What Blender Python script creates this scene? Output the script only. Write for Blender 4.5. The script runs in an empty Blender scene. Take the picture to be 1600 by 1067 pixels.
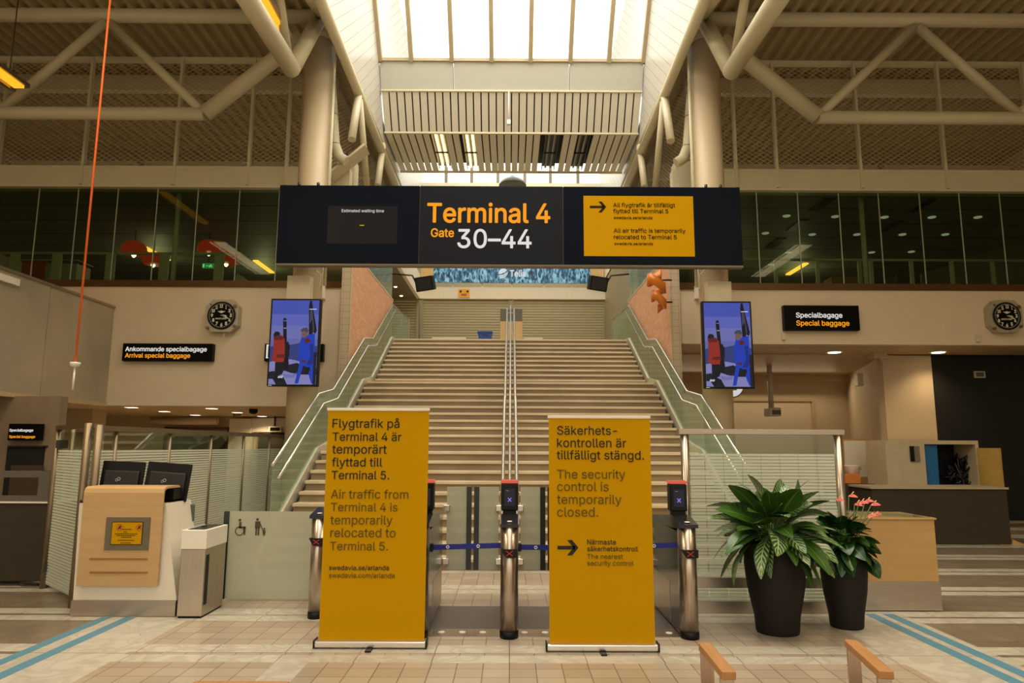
import bpy, bmesh, math, random
from mathutils import Vector, Matrix
from mathutils.geometry import interpolate_bezier, delaunay_2d_cdt

# ------------------------------------------------------------------ camera, sky, exposure
SC = bpy.context.scene
COL = SC.collection
F, CU, CV = 1100.0, 800.0, 533.5
EYE = Vector((0, 0, 1.70))
PITCH, YAW, ROLL = math.atan((697 - 533.5) / F), 2.5 / F, math.radians(0.25)
_f = Vector((math.sin(YAW) * math.cos(PITCH), math.cos(YAW) * math.cos(PITCH), math.sin(PITCH)))
_r = Vector((math.cos(YAW), -math.sin(YAW), 0))
_u = _r.cross(_f)
UPV = _u * math.cos(ROLL) - _r * math.sin(ROLL)
RIGHT = _r * math.cos(ROLL) + _u * math.sin(ROLL)
FWD = _f
cam = bpy.data.cameras.new('camera')
cam.sensor_width = 36.0
cam.lens = 36.0 * F / 1600.0
cam.clip_end = 300
camo = bpy.data.objects.new('camera', cam)
COL.objects.link(camo)
m = Matrix((RIGHT, UPV, -FWD)).transposed().to_4x4()
m.translation = EYE
camo.matrix_world = m
SC.camera = camo

w = bpy.data.worlds.new('sky'); SC.world = w; w.use_nodes = True
nt = w.node_tree; nt.nodes.clear()
tc = nt.nodes.new('ShaderNodeTexCoord'); sp = nt.nodes.new('ShaderNodeSeparateXYZ')
rp = nt.nodes.new('ShaderNodeValToRGB'); bg = nt.nodes.new('ShaderNodeBackground'); wo = nt.nodes.new('ShaderNodeOutputWorld')
nt.links.new(tc.outputs['Generated'], sp.inputs[0]); nt.links.new(sp.outputs['Z'], rp.inputs[0])
nt.links.new(rp.outputs[0], bg.inputs[0]); nt.links.new(bg.outputs[0], wo.inputs[0])
rp.color_ramp.elements[0].position = 0.12; rp.color_ramp.elements[0].color = (0.46, 0.37, 0.245, 1)
rp.color_ramp.elements[1].position = 0.42; rp.color_ramp.elements[1].color = (1.0, 0.96, 0.86, 1)
bg.inputs['Strength'].default_value = 2.2

SC.view_settings.view_transform = 'Standard'
SC.view_settings.look = 'None'
SC.view_settings.exposure = 0.0
SC.view_settings.gamma = 1.0
SC.view_settings.use_curve_mapping = False
try:
    SC.cycles.use_denoising = True
    SC.cycles.max_bounces = 8
    SC.cycles.transparent_max_bounces = 16
    SC.cycles.sample_clamp_indirect = 6.0
except Exception:
    pass

def area_light(name, loc, size, energy, color, rot=(0, 0, 0), sizey=None):
    l = bpy.data.lights.new(name, 'AREA'); l.energy = energy; l.color = color
    l.size = size
    if sizey: l.shape = 'RECTANGLE'; l.size_y = sizey
    o = bpy.data.objects.new(name, l); o.location = loc; o.rotation_euler = rot
    COL.objects.link(o); return o
# daylight coming down through the roof lantern over the hall floor
area_light('lantern_daylight', (0, 6, 14.0), 6.0, 620, (1.0, 0.88, 0.70), (0, 0, 0), 6)
area_light('lantern_daylight', (0, 15.0, 14.0), 6.5, 520, (1.0, 0.90, 0.74), (math.radians(12), 0, 0), 7)
area_light('lantern_daylight', (0, 24.8, 14.0), 6.0, 200, (1.0, 0.92, 0.78), (0, 0, 0), 3.6)

# unseen fill lights added behind the mesh screens, aimed up to brighten the deck
for sx in (-1, 1):
    area_light('roof_void_fill', (sx * 10, 22, 7.7), 10, 60, (1.0, 0.80, 0.50), (math.pi, 0, 0), 11)

ORD = ('first', 'second', 'third', 'fourth', 'fifth', 'sixth', 'seventh', 'eighth')
# ------------------------------------------------------------------ helpers
def ray(u, v):
    return RIGHT * ((u - CU) / F) + UPV * ((CV - v) / F) + FWD
def at(u, v, X=None, Y=None, Z=None):
    d = ray(u, v)
    if X is not None: t = (X - EYE.x) / d.x
    elif Y is not None: t = (Y - EYE.y) / d.y
    else: t = (Z - EYE.z) / d.z
    return EYE + d * t
def zat(v, Y, u=797): return at(u, v, Y=Y).z
def xat(u, Y, v=600): return at(u, v, Y=Y).x

ORIG = {}
def thing(name, label, cat, loc=(0, 0, 0), group=None):
    o = bpy.data.objects.new(name, None); COL.objects.link(o); o.location = loc
    o.empty_display_size = 0.2
    o['label'] = label; o['category'] = cat
    if group: o['group'] = group
    ORIG[o.name] = Vector(loc)
    return o
def tag(o, label, cat, group=None, kind=None):
    o['label'] = label; o['category'] = cat
    if group: o['group'] = group
    if kind: o['kind'] = kind
    return o
def struct(o):
    o['kind'] = 'structure'; return o

class MB:
    def __init__(s): s.bm = bmesh.new(); s.mats = []; s.mi = 0; s.uv = None
    def mat(s, m):
        if m not in s.mats: s.mats.append(m)
        s.mi = s.mats.index(m); return s
    def face(s, pts, smooth=False):
        f = s.bm.faces.new([s.bm.verts.new(p) for p in pts]); f.material_index = s.mi; f.smooth = smooth; return f
    def box(s, x0, x1, y0, y1, z0, z1, bev=0, seg=2):
        x0, x1 = min(x0, x1), max(x0, x1); y0, y1 = min(y0, y1), max(y0, y1); z0, z1 = min(z0, z1), max(z0, z1)
        M = Matrix.Translation(((x0 + x1) / 2, (y0 + y1) / 2, (z0 + z1) / 2)) @ Matrix.Diagonal((x1 - x0, y1 - y0, z1 - z0, 1))
        old = set(s.bm.faces)
        vs = bmesh.ops.create_cube(s.bm, size=1, matrix=M)['verts']
        if bev:
            es = list({e for v in vs for e in v.link_edges})
            bmesh.ops.bevel(s.bm, geom=es, offset=bev, segments=seg, affect='EDGES', profile=0.5)
        for f in s.bm.faces:
            if f not in old: f.material_index = s.mi
        return s
    def obox(s, p0, p1, wid, hgt, up=(0, 0, 1)):
        """bar of rectangular section from p0 to p1"""
        p0, p1 = Vector(p0), Vector(p1); d = (p1 - p0).normalized(); up = Vector(up)
        side = d.cross(up)
        if side.length < 1e-4: side = d.cross(Vector((1, 0, 0)))
        side.normalize(); upn = side.cross(d).normalized()
        c = []
        for p in (p0, p1):
            c.append([p + side * (a * wid / 2) + upn * (b * hgt / 2) for a, b in ((-1, -1), (1, -1), (1, 1), (-1, 1))])
        vs = [[s.bm.verts.new(q) for q in k] for k in c]
        fs = [vs[0][::-1], vs[1]] + [[vs[0][i], vs[0][(i + 1) % 4], vs[1][(i + 1) % 4], vs[1][i]] for i in range(4)]
        for f in fs:
            g = s.bm.faces.new(f); g.material_index = s.mi
        return s
    def tube(s, path, r, n=12, cap=True):
        path = [Vector(p) for p in path]; rs = r if isinstance(r, (list, tuple)) else [r] * len(path)
        rings = []; N = len(path); prev = None
        for i, p in enumerate(path):
            if i == 0: d = path[1] - p
            elif i == N - 1: d = p - path[i - 1]
            else: d = (path[i + 1] - p).normalized() + (p - path[i - 1]).normalized()
            d.normalize()
            if prev is None:
                a = Vector((0, 0, 1)) if abs(d.z) < 0.9 else Vector((0, 1, 0))
                x = d.cross(a).normalized()
            else:
                x = (prev - d * prev.dot(d))
                x.normalize()
            prev = x; y = d.cross(x)
            k = 1.0
            if 0 < i < N - 1:
                c = (path[i + 1] - p).normalized().dot((p - path[i - 1]).normalized())
                k = 1.0 / max(0.5, math.sqrt(max(0.0, (1 + c) / 2)))
            rings.append([s.bm.verts.new(p + (x * math.cos(t) + y * math.sin(t)) * rs[i] * (k if k < 1.3 else 1.3)) for t in [2 * math.pi * j / n for j in range(n)]])
        for a, b in zip(rings, rings[1:]):
            for j in range(n):
                f = s.bm.faces.new([a[j], a[(j + 1) % n], b[(j + 1) % n], b[j]]); f.smooth = True; f.material_index = s.mi
        if cap:
            for rr in (rings[0][::-1], rings[-1]):
                f = s.bm.faces.new(rr); f.material_index = s.mi
        return s
    def lathe(s, prof, c, n=24, ax=1.0, ay=1.0, smooth=True, axis='z'):
        c = Vector(c); rings = []
        for r, z in prof:
            ring = []
            for j in range(n):
                t = 2 * math.pi * j / n; a, b = r * ax * math.cos(t), r * ay * math.sin(t)
                ring.append(s.bm.verts.new(c + (Vector((a, b, z)) if axis == 'z' else Vector((a, -z, b)) )))
            rings.append(ring)
        for a, b in zip(rings, rings[1:]):
            for j in range(n):
                f = s.bm.faces.new([a[j], a[(j + 1) % n], b[(j + 1) % n], b[j]]); f.smooth = smooth; f.material_index = s.mi
        for rr in (rings[0][::-1], rings[-1]):
            f = s.bm.faces.new(rr); f.material_index = s.mi
        return s
    def prism(s, pts, d):
        """closed polygon pts (3d) extruded by vector d"""
        d = Vector(d); a = [s.bm.verts.new(Vector(p)) for p in pts]; b = [s.bm.verts.new(Vector(p) + d) for p in pts]
        n = len(pts)
        fs = [a, b[::-1]] + [[a[(i + 1) % n], a[i], b[i], b[(i + 1) % n]] for i in range(n)]
        for f in fs:
            g = s.bm.faces.new(f); g.material_index = s.mi
        return s
    def disc(s, c, r, d, n=20, rx=None):
        """upright disc facing -Y, thickness d"""
        c = Vector(c); rx = rx or r
        return s.prism([c + Vector((rx * math.cos(2 * math.pi * j / n), 0, r * math.sin(2 * math.pi * j / n))) for j in range(n)], (0, d, 0))
    def build(s, name, m=None, parent=None, rot=None):
        if m is not None and not s.mats: s.mats = [m]
        bmesh.ops.recalc_face_normals(s.bm, faces=s.bm.faces[:])
        org = ORIG.get(parent.name, Vector()) if parent else Vector()
        if org.length: bmesh.ops.translate(s.bm, verts=s.bm.verts[:], vec=-org)
        me = bpy.data.meshes.new(name); s.bm.to_mesh(me); s.bm.free()
        for k in s.mats: me.materials.append(k)
        o = bpy.data.objects.new(name, me); COL.objects.link(o)
        if parent:
            o.parent = parent
            ORIG[o.name] = org
        return o

# ------------------------------------------------------------------ materials
MATS = {}
def lin(c):
    return tuple(((x / 255) / 12.92 if x / 255 <= 0.04045 else ((x / 255 + 0.055) / 1.055) ** 2.4) for x in c)
def mat(name, rgb, rough=0.5, metal=0.0, noise=0.06, scale=6.0, bump=0.0, spec=0.5, stretch=None):
    """rgb is an sRGB albedo; a soft procedural noise varies it"""
    if name in MATS: return MATS[name]
    m = bpy.data.materials.new(name); m.use_nodes = True; nt = m.node_tree
    b = nt.nodes['Principled BSDF']; c = lin(rgb)
    b.inputs['Roughness'].default_value = rough; b.inputs['Metallic'].default_value = metal
    b.inputs['Specular IOR Level'].default_value = spec
    t = nt.nodes.new('ShaderNodeTexCoord'); n = nt.nodes.new('ShaderNodeTexNoise'); n.inputs['Scale'].default_value = scale
    n.inputs['Detail'].default_value = 4
    if stretch:
        mp = nt.nodes.new('ShaderNodeMapping'); mp.inputs['Scale'].default_value = stretch
        nt.links.new(t.outputs['Object'], mp.inputs[0]); nt.links.new(mp.outputs[0], n.inputs['Vector'])
    else: nt.links.new(t.outputs['Object'], n.inputs['Vector'])
    r = nt.nodes.new('ShaderNodeValToRGB')
    r.color_ramp.elements[0].position = 0.3; r.color_ramp.elements[1].position = 0.7
    r.color_ramp.elements[0].color = tuple(x * (1 - noise) for x in c) + (1,)
    r.color_ramp.elements[1].color = tuple(min(1, x * (1 + noise)) for x in c) + (1,)
    nt.links.new(n.outputs['Fac'], r.inputs[0]); nt.links.new(r.outputs[0], b.inputs['Base Color'])
    if bump:
        bp = nt.nodes.new('ShaderNodeBump'); bp.inputs['Strength'].default_value = bump; bp.inputs['Distance'].default_value = 0.01
        nt.links.new(n.outputs['Fac'], bp.inputs['Height']); nt.links.new(bp.outputs[0], b.inputs['Normal'])
    MATS[name] = m; return m
def emit(name, rgb, strength=1.0):
    if name in MATS: return MATS[name]
    m = bpy.data.materials.new(name); m.use_nodes = True; nt = m.node_tree
    b = nt.nodes['Principled BSDF']; c = lin(rgb)
    b.inputs['Base Color'].default_value = (0.01, 0.01, 0.01, 1); b.inputs['Roughness'].default_value = 0.4; b.inputs['Specular IOR Level'].default_value = 0.08
    b.inputs['Emission Color'].default_value = c + (1,); b.inputs['Emission Strength'].default_value = strength
    MATS[name] = m; return m
class NX:
    """tiny node-expression helper"""
    def __init__(s, name):
        s.m = bpy.data.materials.new(name); s.m.use_nodes = True; s.nt = s.m.node_tree; MATS[name] = s.m
        s.b = s.nt.nodes['Principled BSDF']; s.out = s.nt.nodes['Material Output']
        t = s.nt.nodes.new('ShaderNodeTexCoord'); p = s.nt.nodes.new('ShaderNodeSeparateXYZ')
        s.nt.links.new(t.outputs['Object'], p.inputs[0]); s.x, s.y, s.z = p.outputs; s.obj = t.outputs['Object']; s.uv = t.outputs['UV']
    def M(s, op, a, b=None, c=None):
        n = s.nt.nodes.new('ShaderNodeMath'); n.operation = op
        for i, v in enumerate((a, b, c)):
            if v is None: continue
            if isinstance(v, (int, float)): n.inputs[i].default_value = v
            else: s.nt.links.new(v, n.inputs[i])
        return n.outputs[0]
    def frac(s, v, per, off=0.0): return s.M('FRACT', s.M('DIVIDE', s.M('SUBTRACT', v, off), per))
    def lt(s, a, b): return s.M('LESS_THAN', a, b)
    def gt(s, a, b): return s.M('GREATER_THAN', a, b)
    def mul(s, a, b): return s.M('MULTIPLY', a, b)
    def mx(s, a, b): return s.M('MAXIMUM', a, b)
    def noise(s, scale, detail=4, vec=None, dist=0.0):
        n = s.nt.nodes.new('ShaderNodeTexNoise'); n.inputs['Scale'].default_value = scale; n.inputs['Detail'].default_value = detail
        n.inputs['Distortion'].default_value = dist
        s.nt.links.new(vec or s.obj, n.inputs['Vector']); return n.outputs['Fac']
    def white(s, a, b):
        c = s.nt.nodes.new('ShaderNodeCombineXYZ'); n = s.nt.nodes.new('ShaderNodeTexWhiteNoise')
        s.nt.links.new(a, c.inputs[0]); s.nt.links.new(b, c.inputs[1]); s.nt.links.new(c.outputs[0], n.inputs[0]); return n.outputs[0]
    def col(s, rgb):
        n = s.nt.nodes.new('ShaderNodeRGB'); n.outputs[0].default_value = lin(rgb) + (1,); return n.outputs[0]
    def mix(s, f, a, b):
        n = s.nt.nodes.new('ShaderNodeMix'); n.data_type = 'RGBA'
        if isinstance(f, (int, float)): n.inputs[0].default_value = f
        else: s.nt.links.new(f, n.inputs[0])
        for v, k in ((a, 6), (b, 7)):
            s.nt.links.new(s.col(v) if isinstance(v, tuple) else v, n.inputs[k])
        return n.outputs[2]
    def base(s, c, rough=0.5, metal=0.0):
        s.nt.links.new(c, s.b.inputs['Base Color']); s.b.inputs['Metallic'].default_value = metal
        if isinstance(rough, (int, float)): s.b.inputs['Roughness'].default_value = rough
        else: s.nt.links.new(rough, s.b.inputs['Roughness'])
    def alpha(s, a): s.nt.links.new(a, s.b.inputs['Alpha'])
    def bump(s, h, strength=0.3, dist=0.01):
        n = s.nt.nodes.new('ShaderNodeBump'); n.inputs['Strength'].default_value = strength; n.inputs['Distance'].default_value = dist
        s.nt.links.new(h, n.inputs['Height']); s.nt.links.new(n.outputs[0], s.b.inputs['Normal'])

def glass(name, tint=(0.86, 0.95, 0.90), refl=0.06, rough=0.02, film=None):
    """thin sheet glass: mostly see-through, a little mirror; film = function(NX) -> factor of white film"""
    x = NX(name); nt = x.nt
    tr = nt.nodes.new('ShaderNodeBsdfTransparent'); tr.inputs[0].default_value = tint + (1,)
    gl = nt.nodes.new('ShaderNodeBsdfGlossy'); gl.inputs['Roughness'].default_value = rough
    fr = nt.nodes.new('ShaderNodeLayerWeight'); fr.inputs['Blend'].default_value = 0.25
    mx = nt.nodes.new('ShaderNodeMixShader')
    f = x.M('ADD', x.mul(fr.outputs['Fresnel'], 0.25), refl)
    nt.links.new(f, mx.inputs[0]); nt.links.new(tr.outputs[0], mx.inputs[1]); nt.links.new(gl.outputs[0], mx.inputs[2])
    last = mx.outputs[0]
    if film:
        fac, body = film(x)
        m2 = nt.nodes.new('ShaderNodeMixShader'); nt.links.new(fac, m2.inputs[0])
        nt.links.new(last, m2.inputs[1]); nt.links.new(body, m2.inputs[2]); last = m2.outputs[0]
    nt.links.new(last, x.out.inputs['Surface'])
    return x.m
def frost_body(x, rgb, thru=0.25):
    nt = x.nt
    d = nt.nodes.new('ShaderNodeBsdfDiffuse'); d.inputs[0].default_value = lin(rgb) + (1,)
    t = nt.nodes.new('ShaderNodeBsdfTranslucent'); t.inputs[0].default_value = lin(rgb) + (1,)
    p = nt.nodes.new('ShaderNodeBsdfTransparent'); p.inputs[0].default_value = (0.8, 0.85, 0.82, 1)
    a = nt.nodes.new('ShaderNodeMixShader'); a.inputs[0].default_value = 0.35
    nt.links.new(d.outputs[0], a.inputs[1]); nt.links.new(t.outputs[0], a.inputs[2])
    b = nt.nodes.new('ShaderNodeMixShader'); b.inputs[0].default_value = thru
    nt.links.new(a.outputs[0], b.inputs[1]); nt.links.new(p.outputs[0], b.inputs[2])
    return b.outputs[0]
def line_film(x):
    inz = x.mul(x.lt(x.z, 1.63), x.gt(x.z, 0.06))
    st = x.gt(x.frac(x.z, 0.034), 0.24)
    return x.mul(x.mul(inz, st), 0.86), frost_body(x, (234, 236, 220), 0.1)
def line_film_grid(x):
    inz = x.mul(x.lt(x.z, 1.63), x.gt(x.z, 0.06))
    st = x.mul(x.gt(x.frac(x.z, 0.034), 0.20), x.gt(x.frac(x.x, 0.2), 0.035))
    return x.mul(x.mul(inz, st), 0.86), frost_body(x, (234, 236, 220), 0.1)
G_CLEAR = glass('clear_glass', (0.90, 0.97, 0.93))
def pale_film(x):
    return x.M('ADD', x.mul(x.noise(1.0), 0.0), 0.22), frost_body(x, (216, 226, 204), 0.1)
G_STAIR = glass('green_balustrade_glass', (0.84, 0.95, 0.89), 0.04, 0.02, pale_film)
G_UP = glass('gallery_glass', (0.66, 0.74, 0.62), 0.02)
G_SKY = glass('skylight_glass', (0.98, 0.99, 0.98), 0.03)
G_FILM = glass('striped_film_glass', (0.88, 0.96, 0.92), 0.05, 0.02, line_film)
G_FILMG = glass('striped_film_glass_gridded', (0.88, 0.96, 0.92), 0.05, 0.02, line_film_grid)
def full_frost(x):
    n = x.M('ADD', x.mul(x.noise(2.0), 0.0), 1.0)
    return x.mul(n, 0.9), frost_body(x, (214, 212, 190), 0.2)
G_FROST = glass('frosted_glass', (0.85, 0.93, 0.88), 0.05, 0.1, full_frost)

WALL = mat('warm_white_paint', (214, 196, 168), 0.7, noise=0.03, scale=2)
WALL2 = mat('beige_paint', (200, 180, 150), 0.7, noise=0.03, scale=2)
SOFFIT = mat('soffit_paint', (196, 172, 130), 0.55, noise=0.04, scale=2)
TUBE = mat('cream_steel_paint', (206, 196, 164), 0.4, noise=0.03, scale=2)
DECKM = mat('roof_deck_paint', (168, 150, 110), 0.6, noise=0.06, scale=3)
BROWN = mat('bronze_edge', (92, 66, 34), 0.35, 0.6)
STEEL = mat('brushed_steel', (176, 164, 150), 0.32, 0.95, noise=0.10, scale=3, stretch=(1, 1, 40))
STEELV = mat('brushed_steel_pedestal', (186, 172, 156), 0.28, 0.95, noise=0.10, scale=3, stretch=(60, 60, 1))
BRIGHT = mat('polished_steel', (225, 220, 210), 0.22, 0.9, noise=0.03)
DARKSTEEL = mat('dark_steel', (70, 66, 60), 0.35, 0.6)
BLACK = mat('black_plastic', (15, 15, 16), 0.45, spec=0.25)
MATBLACK = mat('matt_black_paint', (16, 16, 14), 0.8, noise=0.15)
NAVY = mat('navy_sign_face', (12, 18, 30), 0.45, noise=0.04, spec=0.05)
NAVY2 = mat('charcoal_sign_face', (26, 28, 36), 0.4, noise=0.04, spec=0.1)
YELLOW = mat('yellow_print', (196, 145, 0), 0.75, noise=0.02, scale=1.5, spec=0.08)
INK = mat('black_ink', (24, 18, 10), 0.7)
GREYINK = mat('olive_grey_ink', (108, 88, 38), 0.8, spec=0.05)
PAPERWHITE = mat('white_plastic', (232, 226, 212), 0.35, noise=0.02)
DESKWHITE = mat('white_laminate', (226, 216, 196), 0.35, noise=0.02)
GREYCOUNTER = mat('graphite_laminate', (60, 52, 40), 0.6, noise=0.05, spec=0.2)
PLANTER = mat('charcoal_planter', (36, 32, 28), 0.6, noise=0.12, scale=20, bump=0.1, spec=0.2)
SOIL = mat('dark_soil', (34, 24, 16), 0.9, noise=0.3, scale=40, bump=0.5)
DARKIN = mat('dark_interior', (40, 38, 33), 0.8)
GLASSEDGE = mat('green_black_glass_edge', (30, 42, 40), 0.2)
RED = mat('red_plastic', (210, 60, 40), 0.4)
BLUEBELT = mat('blue_belt_fabric', (22, 34, 130), 0.7, noise=0.1, scale=60)
BLUEBOX = mat('blue_crate_plastic', (18, 62, 150), 0.4)
TXT_W = emit('lit_white_letters', (235, 232, 225), 0.9)
TXT_O = emit('lit_orange_letters', (255, 160, 20), 0.95)
SIGNBLACK = mat('black_sign_face', (8, 8, 9), 0.35, spec=0.1)
LAMPY = emit('warm_lamp_tube', (255, 176, 40), 1.3)
LAMPW = emit('warm_white_lamp', (255, 232, 190), 5.0)

def wood(name, a, b, stretch):
    x = NX(name)
    mp = x.nt.nodes.new('ShaderNodeMapping'); mp.inputs['Scale'].default_value = stretch
    x.nt.links.new(x.obj, mp.inputs[0])
    n = x.noise(1.0, 6, mp.outputs[0], 0.6)
    x.base(x.mix(x.M('SMOOTH_MIN', n, 1.0, 0.1), a, b), 0.45); return x.m
WOOD_DESK = wood('birch_veneer', (204, 168, 118), (184, 144, 94), (1.5, 3, 14))
WOOD_BEECH = wood('beech_veneer', (196, 156, 98), (174, 134, 80), (1.5, 3, 12))
WOOD_BENCH = wood('oiled_oak', (190, 138, 82), (158, 108, 60), (30, 3, 30))

# lettering uses the sans face that ships inside Blender
import os
FONT = None
try:
    FONT = bpy.data.fonts.load(os.path.join(bpy.utils.system_resource('DATAFILES'), 'fonts', 'Inter.woff2'))
except Exception:
    FONT = None
# text -> mesh
def text(parent, body, m, u0, v, u1, Y, top=None, bold=0.0, name='lettering', X=None, out=0.004, shear=0.0, thick=0.003):
    """one line of lettering: baseline starts at pixel (u0,v), ends at u1, on the upright plane at depth Y"""
    cu = bpy.data.curves.new('t', 'FONT'); cu.body = body; cu.size = 1.0
    if FONT: cu.font = FONT
    cu.resolution_u = 3; cu.shear = shear
    o = bpy.data.objects.new('t', cu); COL.objects.link(o)
    dg = bpy.context.evaluated_depsgraph_get()
    tc_ = o.to_curve(dg, apply_modifiers=False)
    polys = []
    for sp_ in tc_.splines:
        bp = sp_.bezier_points; P_ = []
        if not len(bp): continue
        for a_, b_ in zip(bp, list(bp[1:]) + [bp[0]]):
            P_ += [Vector((c.x, c.y)) for c in interpolate_bezier(a_.co, a_.handle_right, b_.handle_left, b_.co, 5)[:-1]]
        Q = [P_[0]]
        for c in P_[1:]:
            if (c - Q[-1]).length > 1e-5: Q.append(c)
        if (Q[0] - Q[-1]).length < 1e-5: Q.pop()
        if len(Q) < 3: continue
        ar = sum(Q[k].x * Q[(k + 1) % len(Q)].y - Q[(k + 1) % len(Q)].x * Q[k].y for k in range(len(Q))) / 2
        polys.append((ar, Q))
    o.to_curve_clear(); bpy.data.objects.remove(o); bpy.data.curves.remove(cu)
    sg = 1 if max(polys, key=lambda t: abs(t[0]))[0] > 0 else -1
    outs = [q for a_, q in polys if a_ * sg > 0]; holes = [q for a_, q in polys if a_ * sg <= 0]
    def inside(p, q):
        r_ = False
        for k in range(len(q)):
            a_, b_ = q[k], q[k - 1]
            if (a_.y > p.y) != (b_.y > p.y) and p.x < (b_.x - a_.x) * (p.y - a_.y) / (b_.y - a_.y) + a_.x: r_ = not r_
        return r_
    outs += [h for h in holes if not any(all(inside(c, q) for c in h) for q in outs)]
    bm = bmesh.new()
    for q in outs:
        loops = [[Vector((c.x, c.y, 0)) for c in q]]
        for h in holes:
            if all(inside(c, q) for c in h): loops.append([Vector((c.x, c.y, 0)) for c in h])
        pts = []; eds = []
        for l in loops:
            k0 = len(pts); pts += [Vector((c.x, c.y)) for c in l]; eds += [(k0 + k, k0 + (k + 1) % len(l)) for k in range(len(l))]
        cv, _, cf = delaunay_2d_cdt(pts, eds, [], 0, 1e-6)[:3]
        vs = [bm.verts.new((c.x, c.y, 0)) for c in cv]
        for t in cf:
            ce = (cv[t[0]] + cv[t[1]] + cv[t[2]]) / 3
            if not inside(ce, q) or any(inside(ce, l) for l in loops[1:]): continue
            try: bm.faces.new([vs[k] for k in t])
            except ValueError: pass
    bm.verts.ensure_lookup_table(); bm.verts.index_update()
    xs = [v.co.x for v in bm.verts]; ys = [v.co.y for v in bm.verts]
    x0, x1, y1 = min(xs), max(xs), max(ys)
    a, b = at(u0, v, Y=Y), at(u1, v, Y=Y)
    sx = (b.x - a.x) / (x1 - x0); sz = sx
    if top is not None: sz = (at(u0, top, Y=Y).z - a.z) / y1
    if bold:
        src = [v.co.copy() for v in bm.verts]; fcs = [[v.index for v in f.verts] for f in bm.faces]
        for k_ in range(8):
            dx_, dy_ = bold * 1.3 * math.cos(k_ * math.pi / 4), bold * 1.3 * math.sin(k_ * math.pi / 4)
            nv = [bm.verts.new((c.x + dx_, c.y + dy_, 0.0002 * (k_ + 1))) for c in src]
            for f in fcs: bm.faces.new([nv[i] for i in f])
    for q in bm.verts:
        q.co = Vector((a.x + (q.co.x - x0) * sx, Y - out - q.co.z, a.z + q.co.y * sz))
    k = MB(); k.bm.free(); k.bm = bm
    r = bmesh.ops.extrude_face_region(bm, geom=bm.faces[:])
    bmesh.ops.translate(bm, verts=[g for g in r['geom'] if isinstance(g, bmesh.types.BMVert)], vec=(0, -thick, 0))
    return k.build(name, m, parent)

# ------------------------------------------------------------------ floor
YW = 15.5          # depth of the gallery fronts
X0 = 3.45          # half width of the stairs
def floor_material():
    x = NX('patterned_stone_floor')
    ax = x.M('ABSOLUTE', x.x)
    inner = x.lt(ax, 3.15)
    outer = x.gt(ax, 4.05)
    border = x.M('SUBTRACT', 1.0, x.mx(inner, outer))
    fy = x.M('SUBTRACT', x.y, 5.89)
    md = x.mul(x.frac(fy, 1.33), 1.33)
    band = x.lt(md, 0.50)
    thin = x.mul(x.gt(md, 0.20), x.lt(md, 0.27))
    xb = x.mul(x.lt(x.M('ABSOLUTE', x.M('ADD', x.x, 1.72)), 0.13), x.lt(x.y, 6.4))
    marble = x.mx(x.mx(band, border), xb)
    marble = x.mul(marble, x.M('SUBTRACT', 1.0, x.mul(thin, x.M('SUBTRACT', 1.0, border))))
    T = 0.205
    cell = x.white(x.M('FLOOR', x.M('DIVIDE', x.x, T)), x.M('FLOOR', x.M('DIVIDE', x.y, T)))
    n1 = x.noise(3.5, 8, None, 1.2); n2 = x.noise(0.8, 3)
    tile = x.mix(cell, (180, 166, 146), (162, 147, 127))
    tile = x.mix(x.mul(n2, 0.5), tile, (160, 138, 112))
    dull = x.mix(cell, (132, 118, 98), (118, 104, 86))
    tile = x.mix(outer, tile, dull)
    vein = x.M('SMOOTH_MIN', x.mul(x.M('ABSOLUTE', x.M('SUBTRACT', n1, 0.5)), 9.0), 1.0, 0.2)
    mar = x.mix(vein, (176, 168, 150), (194, 186, 170))
    g = 0.008
    gt_ = x.mx(x.lt(x.mul(x.frac(x.x, T), T), g), x.lt(x.mul(x.frac(x.y, T), T), g))
    gm = x.mx(x.lt(x.mul(x.frac(x.x, 0.62), 0.62), g), x.lt(x.M('ABSOLUTE', x.M('SUBTRACT', md, 0.235)), 0.006))
    c = x.mix(marble, tile, mar)
    grout = x.M('ADD', x.mul(x.M('SUBTRACT', 1.0, marble), gt_), x.mul(marble, gm))
    c = x.mix(x.mul(grout, 0.75), c, (84, 70, 56))
    x.base(c, x.M('ADD', x.mul(x.noise(5, 3), 0.14), 0.24))
    x.b.inputs['Specular IOR Level'].default_value = 0.45
    return x.m
b = MB(); b.box(-24, 24, -8, 34, -0.3, 0); struct(b.build('floor', floor_material()))
BLUE = mat('blue_floor_stripe', (84, 132, 152), 0.5, noise=0.06, scale=8)
for i, (xa, xb) in enumerate(((-4.05, -3.95), (-3.82, -3.71), (3.67, 3.78), (3.86, 3.97))):
    b = MB(); b.box(xa, xb, -8, 7.34 if xa < 0 else 7.6, -0.002, 0.002)
    struct(b.build('trim_%d' % (i + 1), BLUE))

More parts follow.
